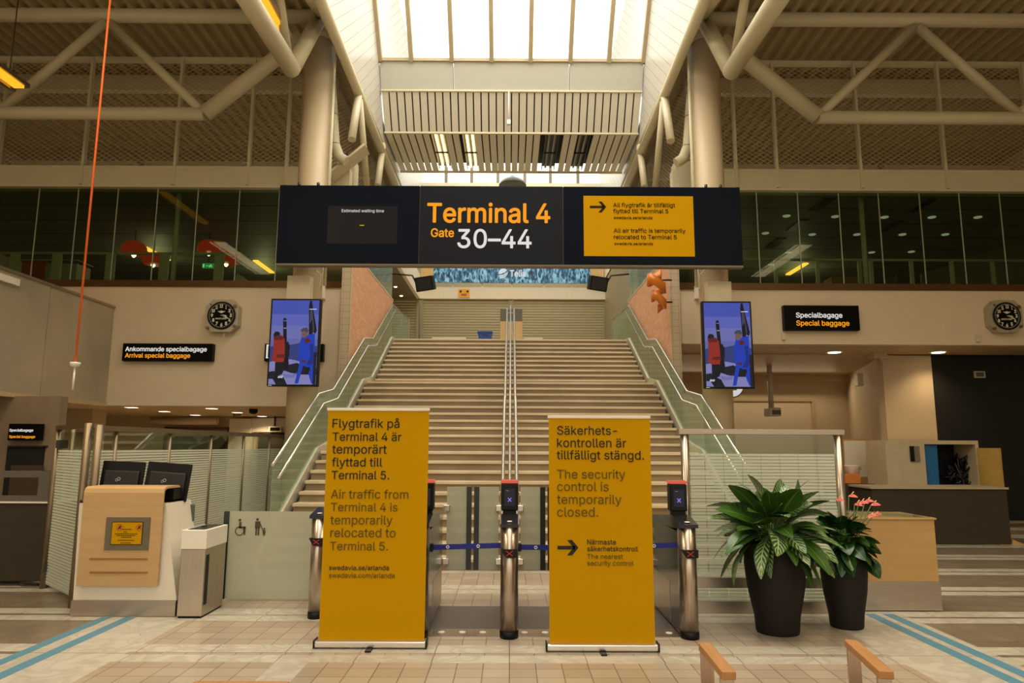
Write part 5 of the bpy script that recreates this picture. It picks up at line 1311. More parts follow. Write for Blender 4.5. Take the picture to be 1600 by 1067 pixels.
# ------------------------------------------------------------------ ticket gates
YG = 6.57
def gate(xc, Yf, label, tower=True, wings=(True, True)):
    root = thing('ticket_gate', label, 'gate', (xc, Yf, 0), 'ticket gates')
    zt_ = 1.0
    b = MB(); b.lathe([(.082, .06), (.082, zt_)], (xc, Yf + .1, 0), 28, 1.0, 1.25); b.build('pedestal', STEELV, root)
    b = MB(); b.lathe([(.085, 0), (.085, .06)], (xc, Yf + .1, 0), 28, 1.0, 1.25); b.build('base_plinth', BLACK, root)
    b = MB(); b.box(xc - .078, xc + .078, Yf + .12, Yf + 1.4, .02, .93, .01); b.build('cabinet', mat('gate_cabinet', (92, 86, 82), .18, .8), root)
    b = MB()
    for sx in (-1, 1):
        b.box(xc + sx * .0775, xc + sx * .081, Yf + .5, Yf + 1.35, .05, .42); b.box(xc + sx * .0775, xc + sx * .080, Yf + .55, Yf + 1.3, .10, .36)
    b.build('side_cover', STEEL, root)
    b = MB(); b.prism([(xc - .084, Yf - .005, zt_ - .03), (xc - .084, Yf - .005, zt_), (xc - .084, Yf + .32, zt_ + .06), (xc - .084, Yf + 1.42, zt_ - .04), (xc - .084, Yf + 1.42, zt_ - .09), (xc - .084, Yf + .3, zt_ - .06)], (.168, 0, 0)); b.build('sloped_top', mat('gate_top_black', (34, 34, 36), .12), root)
    b = MB(); b.lathe([(.022, 0), (.018, .008)], (xc, Yf + .06, zt_ + .014), 18, 1.2, 1.4); b.build('card_reader', PAPERWHITE, root)
    # signal window
    b = MB(); zz = .745
    b.prism([(xc - .075, Yf - .026, zz + .035), (xc + .072, Yf - .026, zz + .035), (xc + .072, Yf - .026, zz - .035), (xc - .035, Yf - .026, zz - .035)], (0, .08, 0)); b.build('signal_window', BLACK, root)
    b = MB(); b.obox((xc - .03, Yf - .029, zz + .022), (xc + .03, Yf - .029, zz - .022), .005, .004, (0, 1, 0)); b.obox((xc + .03, Yf - .029, zz + .022), (xc - .03, Yf - .029, zz - .022), .005, .004, (0, 1, 0)); b.build('signal_cross', emit('signal_red', (190, 50, 30), .9), root)
    if tower:
        Yt = Yf + .36
        b = MB(); b.box(xc - .065, xc + .065, Yt + .02, Yt + .12, zt_ + .0, 1.12, .006); b.build('tower_neck', BLACK, root)
        b = MB(); b.box(xc - .082, xc + .082, Yt, Yt + .14, 1.085, 1.345, .012); b.build('reader_tower', BLACK, root)
        b = MB(); b.box(xc - .084, xc + .084, Yt - .003, Yt + .145, 1.345, 1.375, .012, 3); b.build('red_cap', emit('cap_red', (240, 104, 78), .75), root)
        b = MB(); b.box(xc - .05, xc + .05, Yt - .004, Yt, 1.13, 1.295); b.build('screen', emit('reader_screen', (48, 46, 56), .6), root)
        b = MB(); z_ = 1.19
        b.obox((xc - .016, Yt - .007, z_ + .018), (xc + .016, Yt - .007, z_ - .018), .007, .003, (0, 1, 0)); b.obox((xc + .016, Yt - .007, z_ + .018), (xc - .016, Yt - .007, z_ - .018), .007, .003, (0, 1, 0)); b.build('screen_cross', emit('violet_cross', (150, 130, 240), 1.0), root)
        b = MB(); b.box(xc - .035, xc - .01, Yt - .006, Yt - .003, 1.272, 1.277); b.build('screen_text', emit('screen_text', (150, 150, 160), .6), root)
    # glass wings, hinged toward the back
    yw = Yf + 1.42
    for sx, on in ((-1, wings[0]), (1, wings[1])):
        if not on: continue
        for z in (.45, 1.02):
            b = MB(); b.box(xc + sx * .08, xc + sx * .155, yw - .03, yw + .03, z - .035, z + .035, .008); b.build('hinge_clamp', BRIGHT, root)
        xa, xb = xc + sx * .12, xc + sx * .34
        b = MB(); b.box(xa, xb, yw - .006, yw + .006, .36, 1.25, 0); b.build('glass_wing', G_FROST, root)
        b = MB(); b.box(xb - .002 * sx, xb + sx * .055, yw - .012, yw + .012, .36, 1.25); b.build('wing_edge', GLASSEDGE, root)
    b = MB(); b.box(xc - .06, xc + .06, yw - .1, yw + .08, .06, .95, .01); b.build('rear_post', STEEL, root)
    return root
gate(0.0, YG, 'steel ticket gate standing between the two yellow banners', True)
gate(-.815, YG, 'steel ticket gate partly hidden by the banner on flight relocation', True, (True, True))
gate(.815, YG, 'steel ticket gate hidden behind the banner on the closed security control', True)
gate(1.63, YG, 'steel ticket gate beside the striped film screen', True, (True, False))
gate(-1.93, 7.28, 'steel ticket gate at the end of the wide frosted gate leaf', False, (False, False))
# belts across the lanes
for xa, xb, za, zb, nm in ((-.735, -.08, .77, .79, 'left of the middle ticket gate'), (.08, .735, .775, .77, 'right of the middle ticket gate'), (.895, 1.55, .775, .80, 'in front of the gate beside the film screen')):
    root = thing('barrier_belt', 'blue retractable barrier belt %s' % nm, 'belt', ((xa + xb) / 2, YG + .16, .77), 'blue barrier belts')
    b = MB(); b.obox((xa, YG + .16, za), (xb, YG + .16, zb), .003, .048); b.build('webbing', BLUEBELT, root)
    b = MB(); b.box(xa - .0, xa + .03, YG + .13, YG + .19, za - .035, za + .035, .006); b.build('end_clip', BLACK, root)
    b = MB()
    for t in (.25, .68):
        cx, cz = xa + (xb - xa) * t, za + (zb - za) * t
        for k in range(6):
            a = k * math.pi / 3; b.disc((cx + .012 * math.cos(a), YG + .153, cz + .012 * math.sin(a)), .0055, .003, 8)
    b.build('flower_logo', PAPERWHITE, root)
# sill plate between the gates
root = thing('gate_sill', 'dark mat with a polished steel sill and light discs under the gates', 'sill', (.4, YG + .6, 0))
b = MB(); b.box(-.735, 1.55, YG + .15, YG + 1.3, 0, .006); b.build('mat', mat('grey_gate_mat', (92, 84, 82), .35, .1), root)
b = MB(); b.box(-.735, 1.55, YG + .08, YG + .34, 0, .008); b.build('steel_sill', mat('sill_steel', (190, 180, 170), .18, .9), root)
for i in range(12):
    xx = -.62 + i * .19
    if abs(xx) < .1 or abs(xx - .8) < .1: continue
    b = MB(); b.lathe([(.032, .008), (.030, .012)], (xx, YG + .22, 0), 16); b.build('light_disc', PAPERWHITE, root)

# ------------------------------------------------------------------ roll-up banners
def banner(u0b, u1b, vb, vtop, label, lines, arr=None):
    Y = at(797, vb, Z=0).y if True else 5.9
    root = thing('rollup_banner', label, 'banner', (px((u0b + u1b) / 2, Y, vb), Y, 0), 'yellow roll-up banners')
    x0, x1 = px(u0b, Y, vb), px(u1b, Y, vb)
    zt_ = pz(vtop, Y, (u0b + u1b) / 2)
    b = MB(); b.box(x0 - .015, x1 + .015, Y - .03, Y + .09, .012, .065, .012); b.build('base_cassette', BRIGHT, root)
    b = MB(); b.box(x0 - .022, x0 - .012, Y - .032, Y + .092, .008, .07); b.box(x1 + .012, x1 + .022, Y - .032, Y + .092, .008, .07); b.build('end_cap', BLACK, root)
    b = MB(); xm = (x0 + x1) / 2; b.box(xm - .025, xm + .025, Y - .12, Y + .14, 0, .013, .003); b.build('foot', BLACK, root)
    b = MB(); b.box(x0 + .01, x1 - .005, Y + .028, Y + .032, .05, zt_ - .01); b.build('printed_sheet', YELLOW, root)
    b = MB(); b.box(x0 + .0, x1, Y + .02, Y + .04, zt_ - .02, zt_ + .005, .003); b.build('top_rail', PAPERWHITE, root)
    b = MB(); b.tube([(xm, Y + .06, .05), (xm, Y + .05, zt_ - .02)], .012); b.build('support_pole', STEEL, root)
    for t, m_, a, v, c in lines:
        text(root, t, m_, a, v, c, Y + .028, out=.001, thick=.0015, bold=.004)
    if arr: arrow(root, *arr[:4], Y + .028, INK, .001, arr[4])
    return root
banner(494, 663, 1014, 638, 'yellow roll-up banner about relocated flights, left of the gates', (
    ('Flygtrafik på', INK, 519.5, 668, 624), ('Terminal 4 är', INK, 519.5, 688.5, 627), ('temporärt', INK, 519, 708.5, 604), ('flyttad till', INK, 518.5, 728.5, 597), ('Terminal 5.', INK, 518, 748.5, 608),
    ('Air traffic from', GREYINK, 517, 778.5, 638), ('Terminal 4 is', GREYINK, 517, 798.5, 621), ('temporarily', GREYINK, 516, 819, 613), ('relocated to', GREYINK, 516, 839, 618), ('Terminal 5.', GREYINK, 515.5, 859.5, 606),
    ('swedavia.se/arlanda', INK, 514, 890.5, 607.5), ('swedavia.com/arlanda', GREYINK, 514, 902.5, 616.5)))
banner(857, 1026, 1018, 650, 'yellow roll-up banner about the closed security control', (
    ('Säkerhets-', INK, 870.5, 679, 964), ('kontrollen är', INK, 870.5, 698.5, 978.5), ('tillfälligt stängd.', INK, 870, 717.5, 1006),
    ('The security', GREYINK, 870.5, 747.5, 977), ('control is', GREYINK, 870.5, 767, 951), ('temporarily', GREYINK, 870.5, 787, 971), ('closed.', GREYINK, 870.5, 807, 934.5),
    ('Närmaste', INK, 917.5, 850.5, 962.5), ('säkerhetskontroll', INK, 917.5, 861, 997), ('The nearest', GREYINK, 917.5, 873, 973), ('security control', GREYINK, 917.5, 883.5, 990)), (871, 902, 855.5, 12, 5.5))

# ------------------------------------------------------------------ right glass screen
YR2 = 7.62
root = thing('glass_screen', 'steel framed striped film glass screen behind the big planter', 'screen', (px(1192, YR2, 800), YR2, 0))
xa, xb = px(1073, YR2, 800), px(1316, YR2, 800); zt_ = pz(672, YR2, 1190)
for xx in (xa, xb):
    b = MB(); b.tube([(xx, YR2, 0), (xx, YR2, zt_ - .02)], .045, 16); b.build('post', STEELV, root)
b = MB(); b.box(xa - .07, xb + .06, YR2 - .05, YR2 + .05, zt_ - .05, zt_ + .01, .005); b.build('top_rail', STEEL, root)
b = MB(); b.box(xa + .05, xb - .05, YR2 - .006, YR2 + .006, .12, zt_ - .05); b.build('glass_pane', G_FILMG, root)
b = MB(); b.box(xa - .02, xb + .02, YR2 - .03, YR2 + .03, .0, .12); b.build('bottom_rail', STEEL, root)
b = MB(); b.box(xa - .02, xb + .02, YR2 - .05, YR2 - .01, .26, .36); b.build('middle_rail', STEEL, root)
b = MB(); b.tube([(xa - .03, YR2 + .02, 1.2), (xa - .03, YR2 + .02, 1.0), (xa - .12, YR2 + .02, 1.0)], .03); b.build('bracket', STEEL, root)
# birch counter to the right
yc = 7.72
root = thing('service_counter', 'birch fronted counter with steel base and glass top behind the small planter', 'counter', (3.4, yc, 0))
x0, x1 = px(1334, yc, 900), px(1467, yc, 900); z1 = pz(812, yc, 1430)
b = MB(); b.box(x0, x1, yc, yc + .7, .30, z1, .006); b.build('front', WOOD_BEECH, root)
b = MB(); b.box(x0 + .005, x1 + .008, yc - .006, yc + .7, 0.01, .305); b.build('steel_base', STEEL, root)
b = MB(); b.prism([(x0, yc - .0, z1 + .05), (x1 - .05, yc, z1 + .02), (x1 - .05, yc + .5, z1 + .02), (x0, yc + .5, z1 + .05)], (0, 0, .012)); b.build('glass_top', glass('counter_glass', (.8, .9, .85), .15), root)
b = MB(); b.box(x0, x1 + .02, yc - .01, yc + .7, z1, z1 + .02, .004); b.build('top_board', WOOD_BEECH, root)
# grey counters farther right
def gbox(name, label, u0, u1, v0, v1, Y, dep, m, cat, top=None):
    root = thing(name, label, cat, (px((u0 + u1) / 2, Y, v1), Y, 0))
    z0 = max(.0, pz(v1, Y, (u0 + u1) / 2)); z1 = pz(v0, Y, (u0 + u1) / 2)
    b = MB(); b.box(px(u0, Y, v1), px(u1, Y, v1), Y, Y + dep, z0, z1, .006); b.build('body', m, root)
    if top:
        b = MB(); b.box(px(u0, Y, v1) - .03, px(u1, Y, v1) + .02, Y - .03, Y + dep + .02, z1, z1 + .035); b.build('worktop', top, root)
    return root
TOPG = mat('pale_worktop', (168, 154, 124), .4)
gbox('grey_counter', 'long graphite grey counter before the black wall', 1368, 1581, 764, 850, 12.9, .8, GREYCOUNTER, 'counter', TOPG)
gbox('grey_counter', 'short grey counter block between the film screen and the long counter', 1320, 1375, 756, 850, 13.75, .8, GREYCOUNTER, 'counter', None)
# wedge door stops on the floor
for i, u in enumerate((1574, 1592)):
    p = at(u, 851, Z=0); b = MB(); b.prism([(p.x - .12, p.y, 0), (p.x + .12, p.y, 0), (p.x - .10, p.y, .09)], (0, .08, 0)); o = b.build('floor_wedge', WOOD_BEECH); tag(o, 'small wooden wedge on the floor %s' % ('beside the end of the long grey counter' if i == 0 else 'near the right edge behind the other wedge'), 'wedge')

# ------------------------------------------------------------------ right recess
yA, yBk = 17.2, 22.5
pA = at(1378, 553, Z=zR); 
wx0, wx1 = px(1381, yA, 600), px(1458, yA, 600)
wallbox('wall_right_pier', wx0, wx1, yA, yA + .3, 0, zR, WALL2)
wallbox('wall_black', wx1, 16, yA, yA + .3, 0, zR, MATBLACK)
xb_ = px(1325, yBk, 640)
b = MB(); b.prism([(wx0 + .02, yA + .05, 0), (xb_, yBk, 0), (xb_, yBk, zR), (wx0 + .02, yA + .05, zR)], (.2, .1, 0)); struct(b.build('wall_recess_side', WALL2))
wallbox('wall_recess_back', X0 + .3, xb_ + .3, yBk, yBk + .2, 0, zR, WALL)
b = MB(); b.box(X0 + .4, px(1270, yBk - .1, 640), yBk - .06, yBk, pz(625, yBk), pz(622, yBk)); b.box(px(1270, yBk - .1, 640), px(1274, yBk - .1, 640), yBk - .06, yBk, 0, pz(622, yBk)); struct(b.build('trim_recess', SOFFIT))
b = MB(); b.box(X0 + .3, xb_ + .2, yBk - .5, yBk - .35, zR - .22, zR - .02); struct(b.build('trim_cove', SOFFIT))
for i, (u, v) in enumerate(((1303.5, 550), (1466, 550))):
    p = at(u, v, Z=zR - .005)
    root = thing('downlight', 'round glowing downlight in the right soffit %s' % ('below the lit Specialbagage sign' if i == 0 else 'beside the black wall'), 'light', p, 'downlights in the right soffit')
    b = MB(); b.lathe([(.20, -.01), (.21, .0)], p, 20); b.build('trim_ring', PAPERWHITE, root)
    b = MB(); b.lathe([(.14, -.02), (.15, -.005)], p, 20); b.build('lamp', LAMPW, root)
    l = bpy.data.lights.new('downlight_spot', 'SPOT'); l.energy = 75; l.color = (1, .74, .42); l.spot_size = 2.2; l.spot_blend = .8; l.shadow_soft_size = .1
    lo = bpy.data.objects.new('downlight_spot', l); lo.location = (p.x, p.y, p.z - .05); COL.objects.link(lo)
root = thing('wall_camera', 'boxy camera unit on a ceiling pipe in the right recess', 'camera', at(1207, 640, Y=19.5))
Y = 19.5; c = at(1207, 643, Y=Y)
b = MB(); b.tube([(c.x - .03, Y, c.z), (c.x - .03, Y, zR)], .07); b.build('pipe', mat('camera_pipe', (186, 178, 156), .4), root)
b = MB(); b.box(c.x - .17, c.x + .17, Y - .2, Y + .2, c.z - .13, c.z + .1, .02); b.build('housing', mat('camera_case', (190, 182, 160), .4), root)
b = MB(); b.box(c.x - .08, c.x + .15, Y - .215, Y - .19, c.z - .09, c.z + .03); b.build('lens_window', mat('lens_dark', (70, 60, 44), .3), root)
root = thing('round_sign', 'round white lit sign half hidden behind the right column', 'sign', at(1146, 608, Y=16.8))
Y = 16.8; c = at(1143, 602, Y=Y)
b = MB(); b.disc(c, 20 * Y / F, .1, 36); b.build('rim', mat('round_sign_rim', (120, 60, 34), .5), root)
b = MB(); b.disc(c - Vector((0, .01, 0)), 18 * Y / F, .02, 36); b.build('face', emit('round_sign_white', (226, 226, 220), .8), root)
b = MB(); b.box(c.x - .1, c.x + .12, Y - .015, Y - .009, c.z - .12, c.z + .1); b.build('symbol', mat('round_symbol', (150, 140, 120), .6), root)
b = MB(); b.tube([(c.x, Y + .08, c.z), (c.x, Y + .08, zR)], .02); b.build('hanger', DARKSTEEL, root)
b = MB(); c = at(1342, 593, Y=19); b.box(c.x - .08, c.x + .08, 18.9, 19.1, c.z - .18, c.z + .16, .02); o = b.build('wall_sensor', PAPERWHITE); tag(o, 'white sensor on the slanted recess wall', 'sensor')
b = MB(); c = at(1372, 556, Y=17.1); b.box(c.x - .2, c.x + .12, 16.9, 17.15, c.z - .08, c.z + .06, .01); b.tube([(c.x, 17, c.z - .05), (c.x + .1, 17, c.z - .18)], .05); o = b.build('corner_camera', mat('pale_unit', (190, 176, 146), .5)); tag(o, 'small pale camera at the top corner of the recess wall', 'camera')
root = thing('vent_grille', 'small white framed vent high on the black wall', 'vent', at(1530, 585, Y=yA))
b = MB(); b.box(px(1521, yA, 585), px(1538, yA, 585), yA - .04, yA, pz(590.5, yA, 1530), pz(580, yA, 1530)); b.build('frame', mat('vent_frame', (176, 170, 150), .5), root)
b = MB(); b.box(px(1523.5, yA, 585), px(1535.5, yA, 585), yA - .045, yA - .03, pz(588.5, yA, 1530), pz(582, yA, 1530)); b.build('grille', mat('vent_grey', (84, 78, 62), .6), root)
area_light('recess_fill_light', (7.4, yBk - .6, zR - .3), 5.5, 42, (1.0, .80, .50), (math.radians(-25), 0, 0), .25)  # unseen area light added in front of the cove to brighten the recess
# whiteboard with things in front of it
Y = 18.0
root = thing('whiteboard', 'framed whiteboard leaning in the recess behind the short grey counter', 'board', at(1338, 760, Y=Y))
b = MB(); b.box(px(1318, Y, 720), px(1358, Y, 720), Y, Y + .04, 0.0, pz(686, Y, 1338)); b.build('frame', mat('board_frame', (186, 150, 96), .5), root)
b = MB(); b.box(px(1320, Y, 720), px(1355.5, Y, 720), Y - .01, Y, pz(745, Y, 1338), pz(688.5, Y, 1338)); b.build('board_face', PAPERWHITE, root)
Y = 14.0; b = MB(); b.box(px(1318, Y, 740), px(1344, Y, 740), Y, Y + .3, pz(757, Y, 1330), pz(740.5, Y, 1330)); o = b.build('cardboard_box', mat('orange_cardboard', (196, 112, 44), .6)); tag(o, 'orange brown box on the short grey counter before the whiteboard', 'box')
root = thing('plastic_tub', 'white plastic tub on the short grey counter', 'tub', at(1331, 741, Y=14.4))
b = MB(); c = at(1331, 741, Y=14.4); b.lathe([(.14, -.02), (.17, .17), (.18, .18)], c, 20); b.build('tub', PAPERWHITE, root)
b = MB(); b.tube([c + Vector((.0, -.1, .17)), c + Vector((.1, -.2, .1)), c + Vector((.17, -.02, .17))], .006, 6); b.build('handle', STEEL, root)
# cream cupboard with open front
Y = 16.2
root = thing('open_cupboard', 'cream cupboard with open black interior against the black wall', 'cupboard', at(1465, 760, Y=Y))
cx0, cx1, z1 = px(1385, Y, 720), px(1531, Y, 720), pz(688, Y, 1460)
b = MB(); xi0, xi1 = px(1446, Y, 720), px(1526, Y, 720); zi1 = pz(694, Y, 1460)
b.box(cx0, xi0, Y, Y + .9, 0, z1); b.box(xi0, cx1, Y, Y + .9, zi1, z1); b.box(xi1, cx1, Y, Y + .9, 0, zi1); b.build('body', mat('cupboard_cream', (206, 190, 156), .6), root)
b = MB(); b.box(xi0, xi1, Y + .8, Y + .88, 0, zi1); b.build('interior', MATBLACK, root)
b = MB(); xd = px(1527, Y, 720); b.prism([(xd, Y - .02, .0), (xd + .15, Y - .55, .0), (xd + .15, Y - .55, zi1 - .08), (xd, Y - .02, zi1 - .08)], (.04, .01, 0)); b.build('door', mat('cupboard_door', (196, 160, 84), .6), root)
b = MB(); b.box(px(1421, Y, 710), px(1436, Y, 710), Y - .04, Y, pz(721, Y, 1428), pz(697, Y, 1428), .006); b.build('control_panel', mat('panel_grey', (132, 122, 100), .5), root)
b = MB(); b.box(px(1421, Y, 710), px(1427, Y, 710), Y - .05, Y - .03, pz(721, Y, 1428), pz(697, Y, 1428)); b.build('panel_screen', BLACK, root)
b = MB(); b.prism([(xi0 + .02, Y + .1, 0.2), (px(1468, Y, 720), Y + .1, 0.2), (px(1470, Y, 720), Y + .1, zi1 - .02), (xi0 + .02, Y + .1, zi1 - .02)], (0, .05, 0)); o = b.build('blue_board', mat('blue_board', (24, 108, 168), .5)); tag(o, 'bright blue board leaning inside the open cream cupboard', 'board')
random.seed(4)
for i in range(2):
    c = at(1492 + i * 18, 728 + 4 * i, Y=Y + .4)
    b = MB()
    for k in range(8):
        pts = [c + Vector((random.uniform(-.35, .35), random.uniform(-.15, .15), random.uniform(-.5, .3))) for _ in range(4)]; b.tube(pts, .025, 6)
    o = b.build('cable_bundle', mat('black_cable', (16, 16, 17), .3)); tag(o, 'tangle of black cable in the open cupboard, %s' % ('nearer the blue board' if i == 0 else 'nearer the tan door'), 'cable')
b = MB(); wd = Vector((xb_ - wx0 - .02, yBk - yA - .05, 0)).normalized(); c = Vector((wx0 + .02, yA + .05, pz(709, 17.5))) + wd * .45; b.lathe([(.03, -.03), (.04, .03)], c, 12); o = b.build('door_knob', DARKSTEEL); tag(o, 'small dark knob on the slanted recess wall', 'knob')

# ------------------------------------------------------------------ planters
def leaf(b, base, tip, width, up, uvl, segs=6, droop=.25, fold=.2):
    base, tip = Vector(base), Vector(tip); d = tip - base; L = d.length
    side = d.cross(Vector(up)).normalized(); nrm = side.cross(d).normalized()
    rows = []
    for i in range(segs + 1):
        t = i / segs
        w_ = width * math.sin(math.pi * min(1, (t * .93 + .05))) ** .75 * (1 - .25 * t)
        c = base + d * t + nrm * (droop * L * (math.sin(math.pi * t * .9) * .8)) 
        rows.append([(b.bm.verts.new(c - side * w_ + nrm * fold * w_), -1, t), (b.bm.verts.new(c), 0, t), (b.bm.verts.new(c + side * w_ + nrm * fold * w_), 1, t)])
    for r0, r1 in zip(rows, rows[1:]):
        for j in range(2):
            q = [r0[j], r0[j + 1], r1[j + 1], r1[j]]
            f = b.bm.faces.new([v[0] for v in q]); f.smooth = True; f.material_index = b.mi
            for lp, v in zip(f.loops, q): lp[uvl].uv = (v[1] * .5 + .5, v[2])
def leafmat(name, dark, mid, stripe=None):
    x = NX(name); s = x.nt.nodes.new('ShaderNodeSeparateXYZ'); x.nt.links.new(x.uv, s.inputs[0]); U, V = s.outputs[0], s.outputs[1]
    au = x.mul(x.M('ABSOLUTE', x.M('SUBTRACT', U, .5)), 2.0)
    rib = x.lt(au, .07)
    c = x.mix(x.noise(7, 3), dark, mid)
    if stripe:
        ph = x.M('SUBTRACT', x.mul(V, 9.0), x.mul(au, 2.0)); st = x.gt(x.M('FRACT', ph), .62)
        st = x.mul(x.mul(st, x.lt(au, .82)), x.gt(au, .1)); c = x.mix(x.mul(st, .75), c, stripe)
        c = x.mix(rib, c, stripe)
    else: c = x.mix(x.mul(rib, .5), c, (120, 150, 70))
    x.base(c, .28); 
    return x.m
LEAF_S = leafmat('striped_leaf', (34, 62, 24), (58, 94, 36), (160, 182, 128))
LEAF_P = leafmat('plain_leaf', (30, 62, 18), (70, 110, 34))
LEAF_D = leafmat('dark_leaf', (18, 46, 16), (38, 76, 26))
STEMG = mat('green_stem', (70, 100, 40), .5)
def pot(root, c, r_top, r_max, r_bot, h):
    b = MB(); b.lathe([(r_bot * .96, 0), (r_bot, .015), (r_bot * 1.06, h * .18), (r_max * .93, h * .5), (r_max, h * .75), (r_top * 1.0, h * .985), (r_top * .985, h), (r_top * .93, h), (r_top * .92, h - .06)], c, 40); b.build('pot', PLANTER, root)
    b = MB(); b.lathe([(r_top * .9, h - .08), (r_top * .9, h - .05)], c, 24); b.build('soil', SOIL, root)
c = at(1226.5, 995, Z=0); c.y += .17
root = thing('planter', 'tall charcoal planter with a large striped leaf plant', 'plant', (c.x, c.y, 0), 'charcoal planters')
h = pz(846, c.y, 1226); k = c.y / F
pot(root, (c.x, c.y, 0), 43.5 * k, 44.5 * k, 31 * k, h)
random.seed(11)
def plant(root, c, h, n, R, hh, lw, lm, crown_mats, name, droopz=0):
    groups = {m_.name: (MB(), m_) for m_ in crown_mats}
    uvs = {q: groups[q][0].bm.loops.layers.uv.new('UVMap') for q in groups}
    st = MB()
    for i in range(n):
        a = i * 2.399 + random.uniform(-.3, .3); t = (i + .5) / n
        el = 1.2 - 2.1 * t ** .85 + random.uniform(-.15, .15)      # elevation of the leaf base direction
        r0 = R * (.25 + .45 * t) * random.uniform(.8, 1.1)
        bs = Vector((c.x + r0 * math.cos(a), c.y + r0 * math.sin(a) * .9, h + hh * (.62 - .60 * t + random.uniform(-.06, .08))))
        ln = lm * random.uniform(.8, 1.2)
        d = Vector((math.cos(a) * math.cos(el), math.sin(a) * math.cos(el), math.sin(el)))
        d.normalize(); tip = bs + d * ln + Vector((0, 0, -.05))
        keys = list(groups); kk = keys[0] if random.random() < .62 or len(keys) == 1 else keys[1]
        if el > .35 and len(keys) > 1: kk = keys[1] if random.random() < .7 else keys[0]
        upv = Vector((0, 0, 1)) if abs(d.z) < .9 else Vector((math.cos(a), math.sin(a), 0))
        sd = d.cross(upv).normalized(); ro = random.uniform(-.7, .7); upv = upv * math.cos(ro) + sd * math.sin(ro)
        leaf(groups[kk][0], bs, tip, lw * random.uniform(.75, 1.2), upv, uvs[kk], 7, random.uniform(.06, .2), .12)
        q = Vector((c.x + .05 * math.cos(a), c.y + .05 * math.sin(a), h - .06)); mid = (q + bs) / 2 + Vector((0, 0, .06)); st.tube([q, mid, bs], .007, 5)
    for q, (mb, m_) in groups.items():
        mb.mats = [m_]; mb.build('foliage', m_, root)
    st.build('stems', STEMG, root)
plant(root, c, h, 92, .36, .42, .105, .40, [LEAF_S, LEAF_P], 'striped')
c2 = at(1334.5, 985, Z=0); c2.y += .14
root = thing('planter', 'smaller charcoal planter with pink flowering plant', 'plant', (c2.x, c2.y, 0), 'charcoal planters')
h2 = pz(867, c2.y, 1334); k = c2.y / F
pot(root, (c2.x, c2.y, 0), 32 * k, 33 * k, 23.5 * k, h2)
plant(root, c2, h2, 110, .27, .46, .075, .19, [LEAF_D], 'dark')
PINK = mat('pink_spathe', (222, 104, 104), .35, noise=.15, scale=20)
for i, (u, v, yy) in enumerate(((1331, 775, 0), (1347, 786, -.1), (1356, 784, .05), (1366, 789, -.05), (1361, 808, -.15), (1340, 788, .1), (1369, 806, .0), (1311, 781, .1))):
    p = at(u, v, Y=c2.y + yy); b = MB(); uvl = b.bm.loops.layers.uv.new('UVMap')
    a = random.uniform(-.8, .8); leaf(b, p - Vector((.03, 0, .0)), p + Vector((.05 * math.cos(a), -.03, .03 * math.sin(a))), .032, (0, -.6, 1), uvl, 6, .15, .15)
    fl = b.build('flower', PINK, root)
    b = MB(); b.tube([p + Vector((-.015, -.005, .005)), p + Vector((.01, -.025, .045))], .005, 6); b.build('spadix', mat('spadix', (236, 190, 130), .5), fl)
    b = MB(); b.tube([p - Vector((.03, 0, 0)), (c2.x + (p.x - c2.x) * .5, c2.y, h2 + .2), (c2.x, c2.y, h2 - .05)], .005, 5); b.build('flower_stem', STEMG, fl)

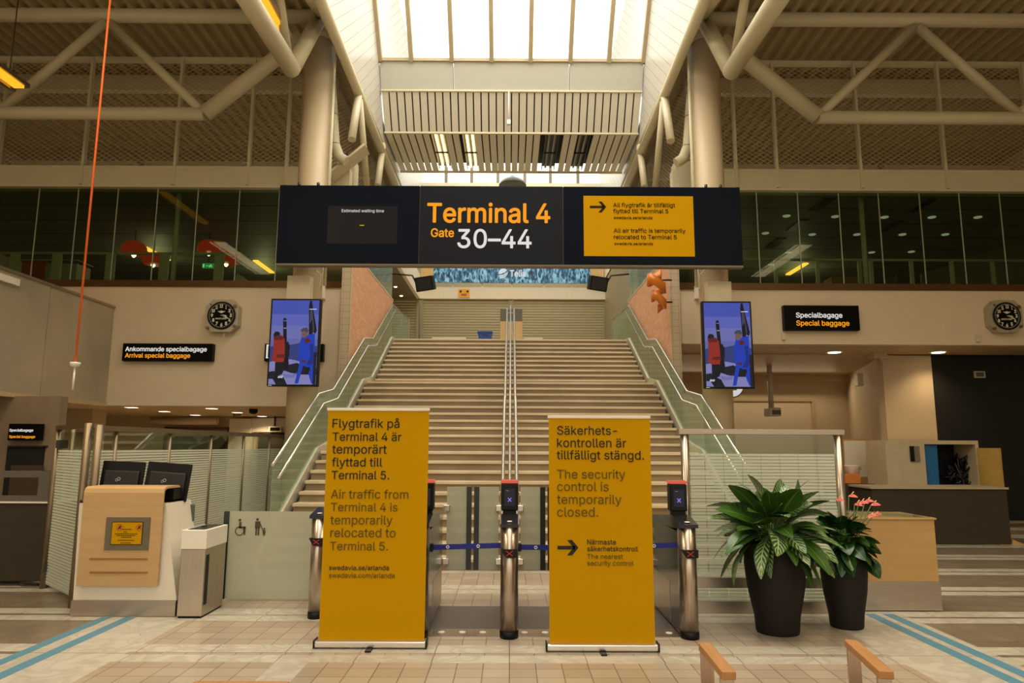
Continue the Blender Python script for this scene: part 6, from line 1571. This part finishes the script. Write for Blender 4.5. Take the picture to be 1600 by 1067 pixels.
# ------------------------------------------------------------------ benches at the bottom edge
def arm(root, xa, ya, xb, yb, zt_, zs):
    """wooden armrest on a flat steel loop, from (xa,ya) far to (xb,yb) near"""
    A_, B_ = Vector((xa, ya, zt_)), Vector((xb, yb, zt_)); d = (B_ - A_).normalized()
    b = MB(); b.obox(A_ - Vector((0, 0, .02)), B_ - Vector((0, 0, .02)), .068, .04); o = b.build('armrest', WOOD_BENCH, root)
    md = o.modifiers.new('soft', 'BEVEL'); md.width = .006; md.segments = 2
    b = MB()
    for p in (A_ + d * .04, B_ - d * .04): b.obox((p.x, p.y, zt_ - .04), (p.x, p.y, zs), .016, .07, (1, 0, 0)) if False else b.box(p.x - .034, p.x + .034, p.y - .008, p.y + .008, zs, zt_ - .04)
    b.obox(A_ + d * .04 - Vector((0, 0, zt_ - zs)), B_ - d * .04 - Vector((0, 0, zt_ - zs)), .068, .016); b.build('arm_frame', STEELV, root)
root = thing('bench', 'bench with oak armrests on flat steel loops at the lower right edge', 'bench', (1.5, 3.5, 0))
def P2(u, v, z): return at(u, v, Z=z)
ZA = .66
a1, a2 = P2(1101, 1004, ZA), P2(1139, 1049, ZA); b1, b2 = P2(1329, 999, ZA), P2(1385, 1048, ZA)
arm(root, a1.x, a1.y, a2.x, a2.y, ZA, .34); arm(root, b1.x, b1.y, b2.x, b2.y, ZA, .34)
b = MB()
b.box(a1.x - .1, b1.x + .6, 3.02, 3.16, .30, .335, .006); b.box(a1.x - .1, b1.x + .6, 3.18, 3.32, .30, .335, .006); b.box(a1.x - .1, b1.x + .6, 3.34, 3.48, .30, .335, .006); b.build('seat', WOOD_BENCH, root)
b = MB(); b.box(a1.x - .05, b1.x + .55, 3.1, 3.5, .26, .30); b.build('seat_frame', STEELV, root)
for xx in (a1.x, b1.x + .4):
    for yy in (3.1, 3.45):
        b = MB(); b.box(xx - .03, xx + .03, yy - .03, yy + .03, 0, .27); b.build('leg', STEELV, root)
root = thing('bench', 'bench with an oak top rail just entering at the bottom left edge', 'bench', (-1.3, 3.2, 0))
p, q = P2(247, 1063, .62), P2(450, 1067, .62)
b = MB(); b.box(p.x, p.x + .19, p.y - .3, p.y, .58, .61, .004); b.build('steel_plate', STEELV, root)
b = MB(); b.box(p.x + .17, q.x, p.y - .07, p.y, .58, .62, .005); b.build('top_rail', WOOD_BENCH, root)
b = MB(); b.box(p.x + .02, q.x, p.y - .5, p.y - .08, .38, .42, .006); b.build('seat', WOOD_BENCH, root)
for xx in (p.x + .06, q.x - .06):
    for yy in (p.y - .06, p.y - .42):
        b = MB(); b.box(xx - .03, xx + .03, yy - .015, yy + .015, 0, .58 if yy > p.y - .2 else .4); b.build('leg', STEELV, root)
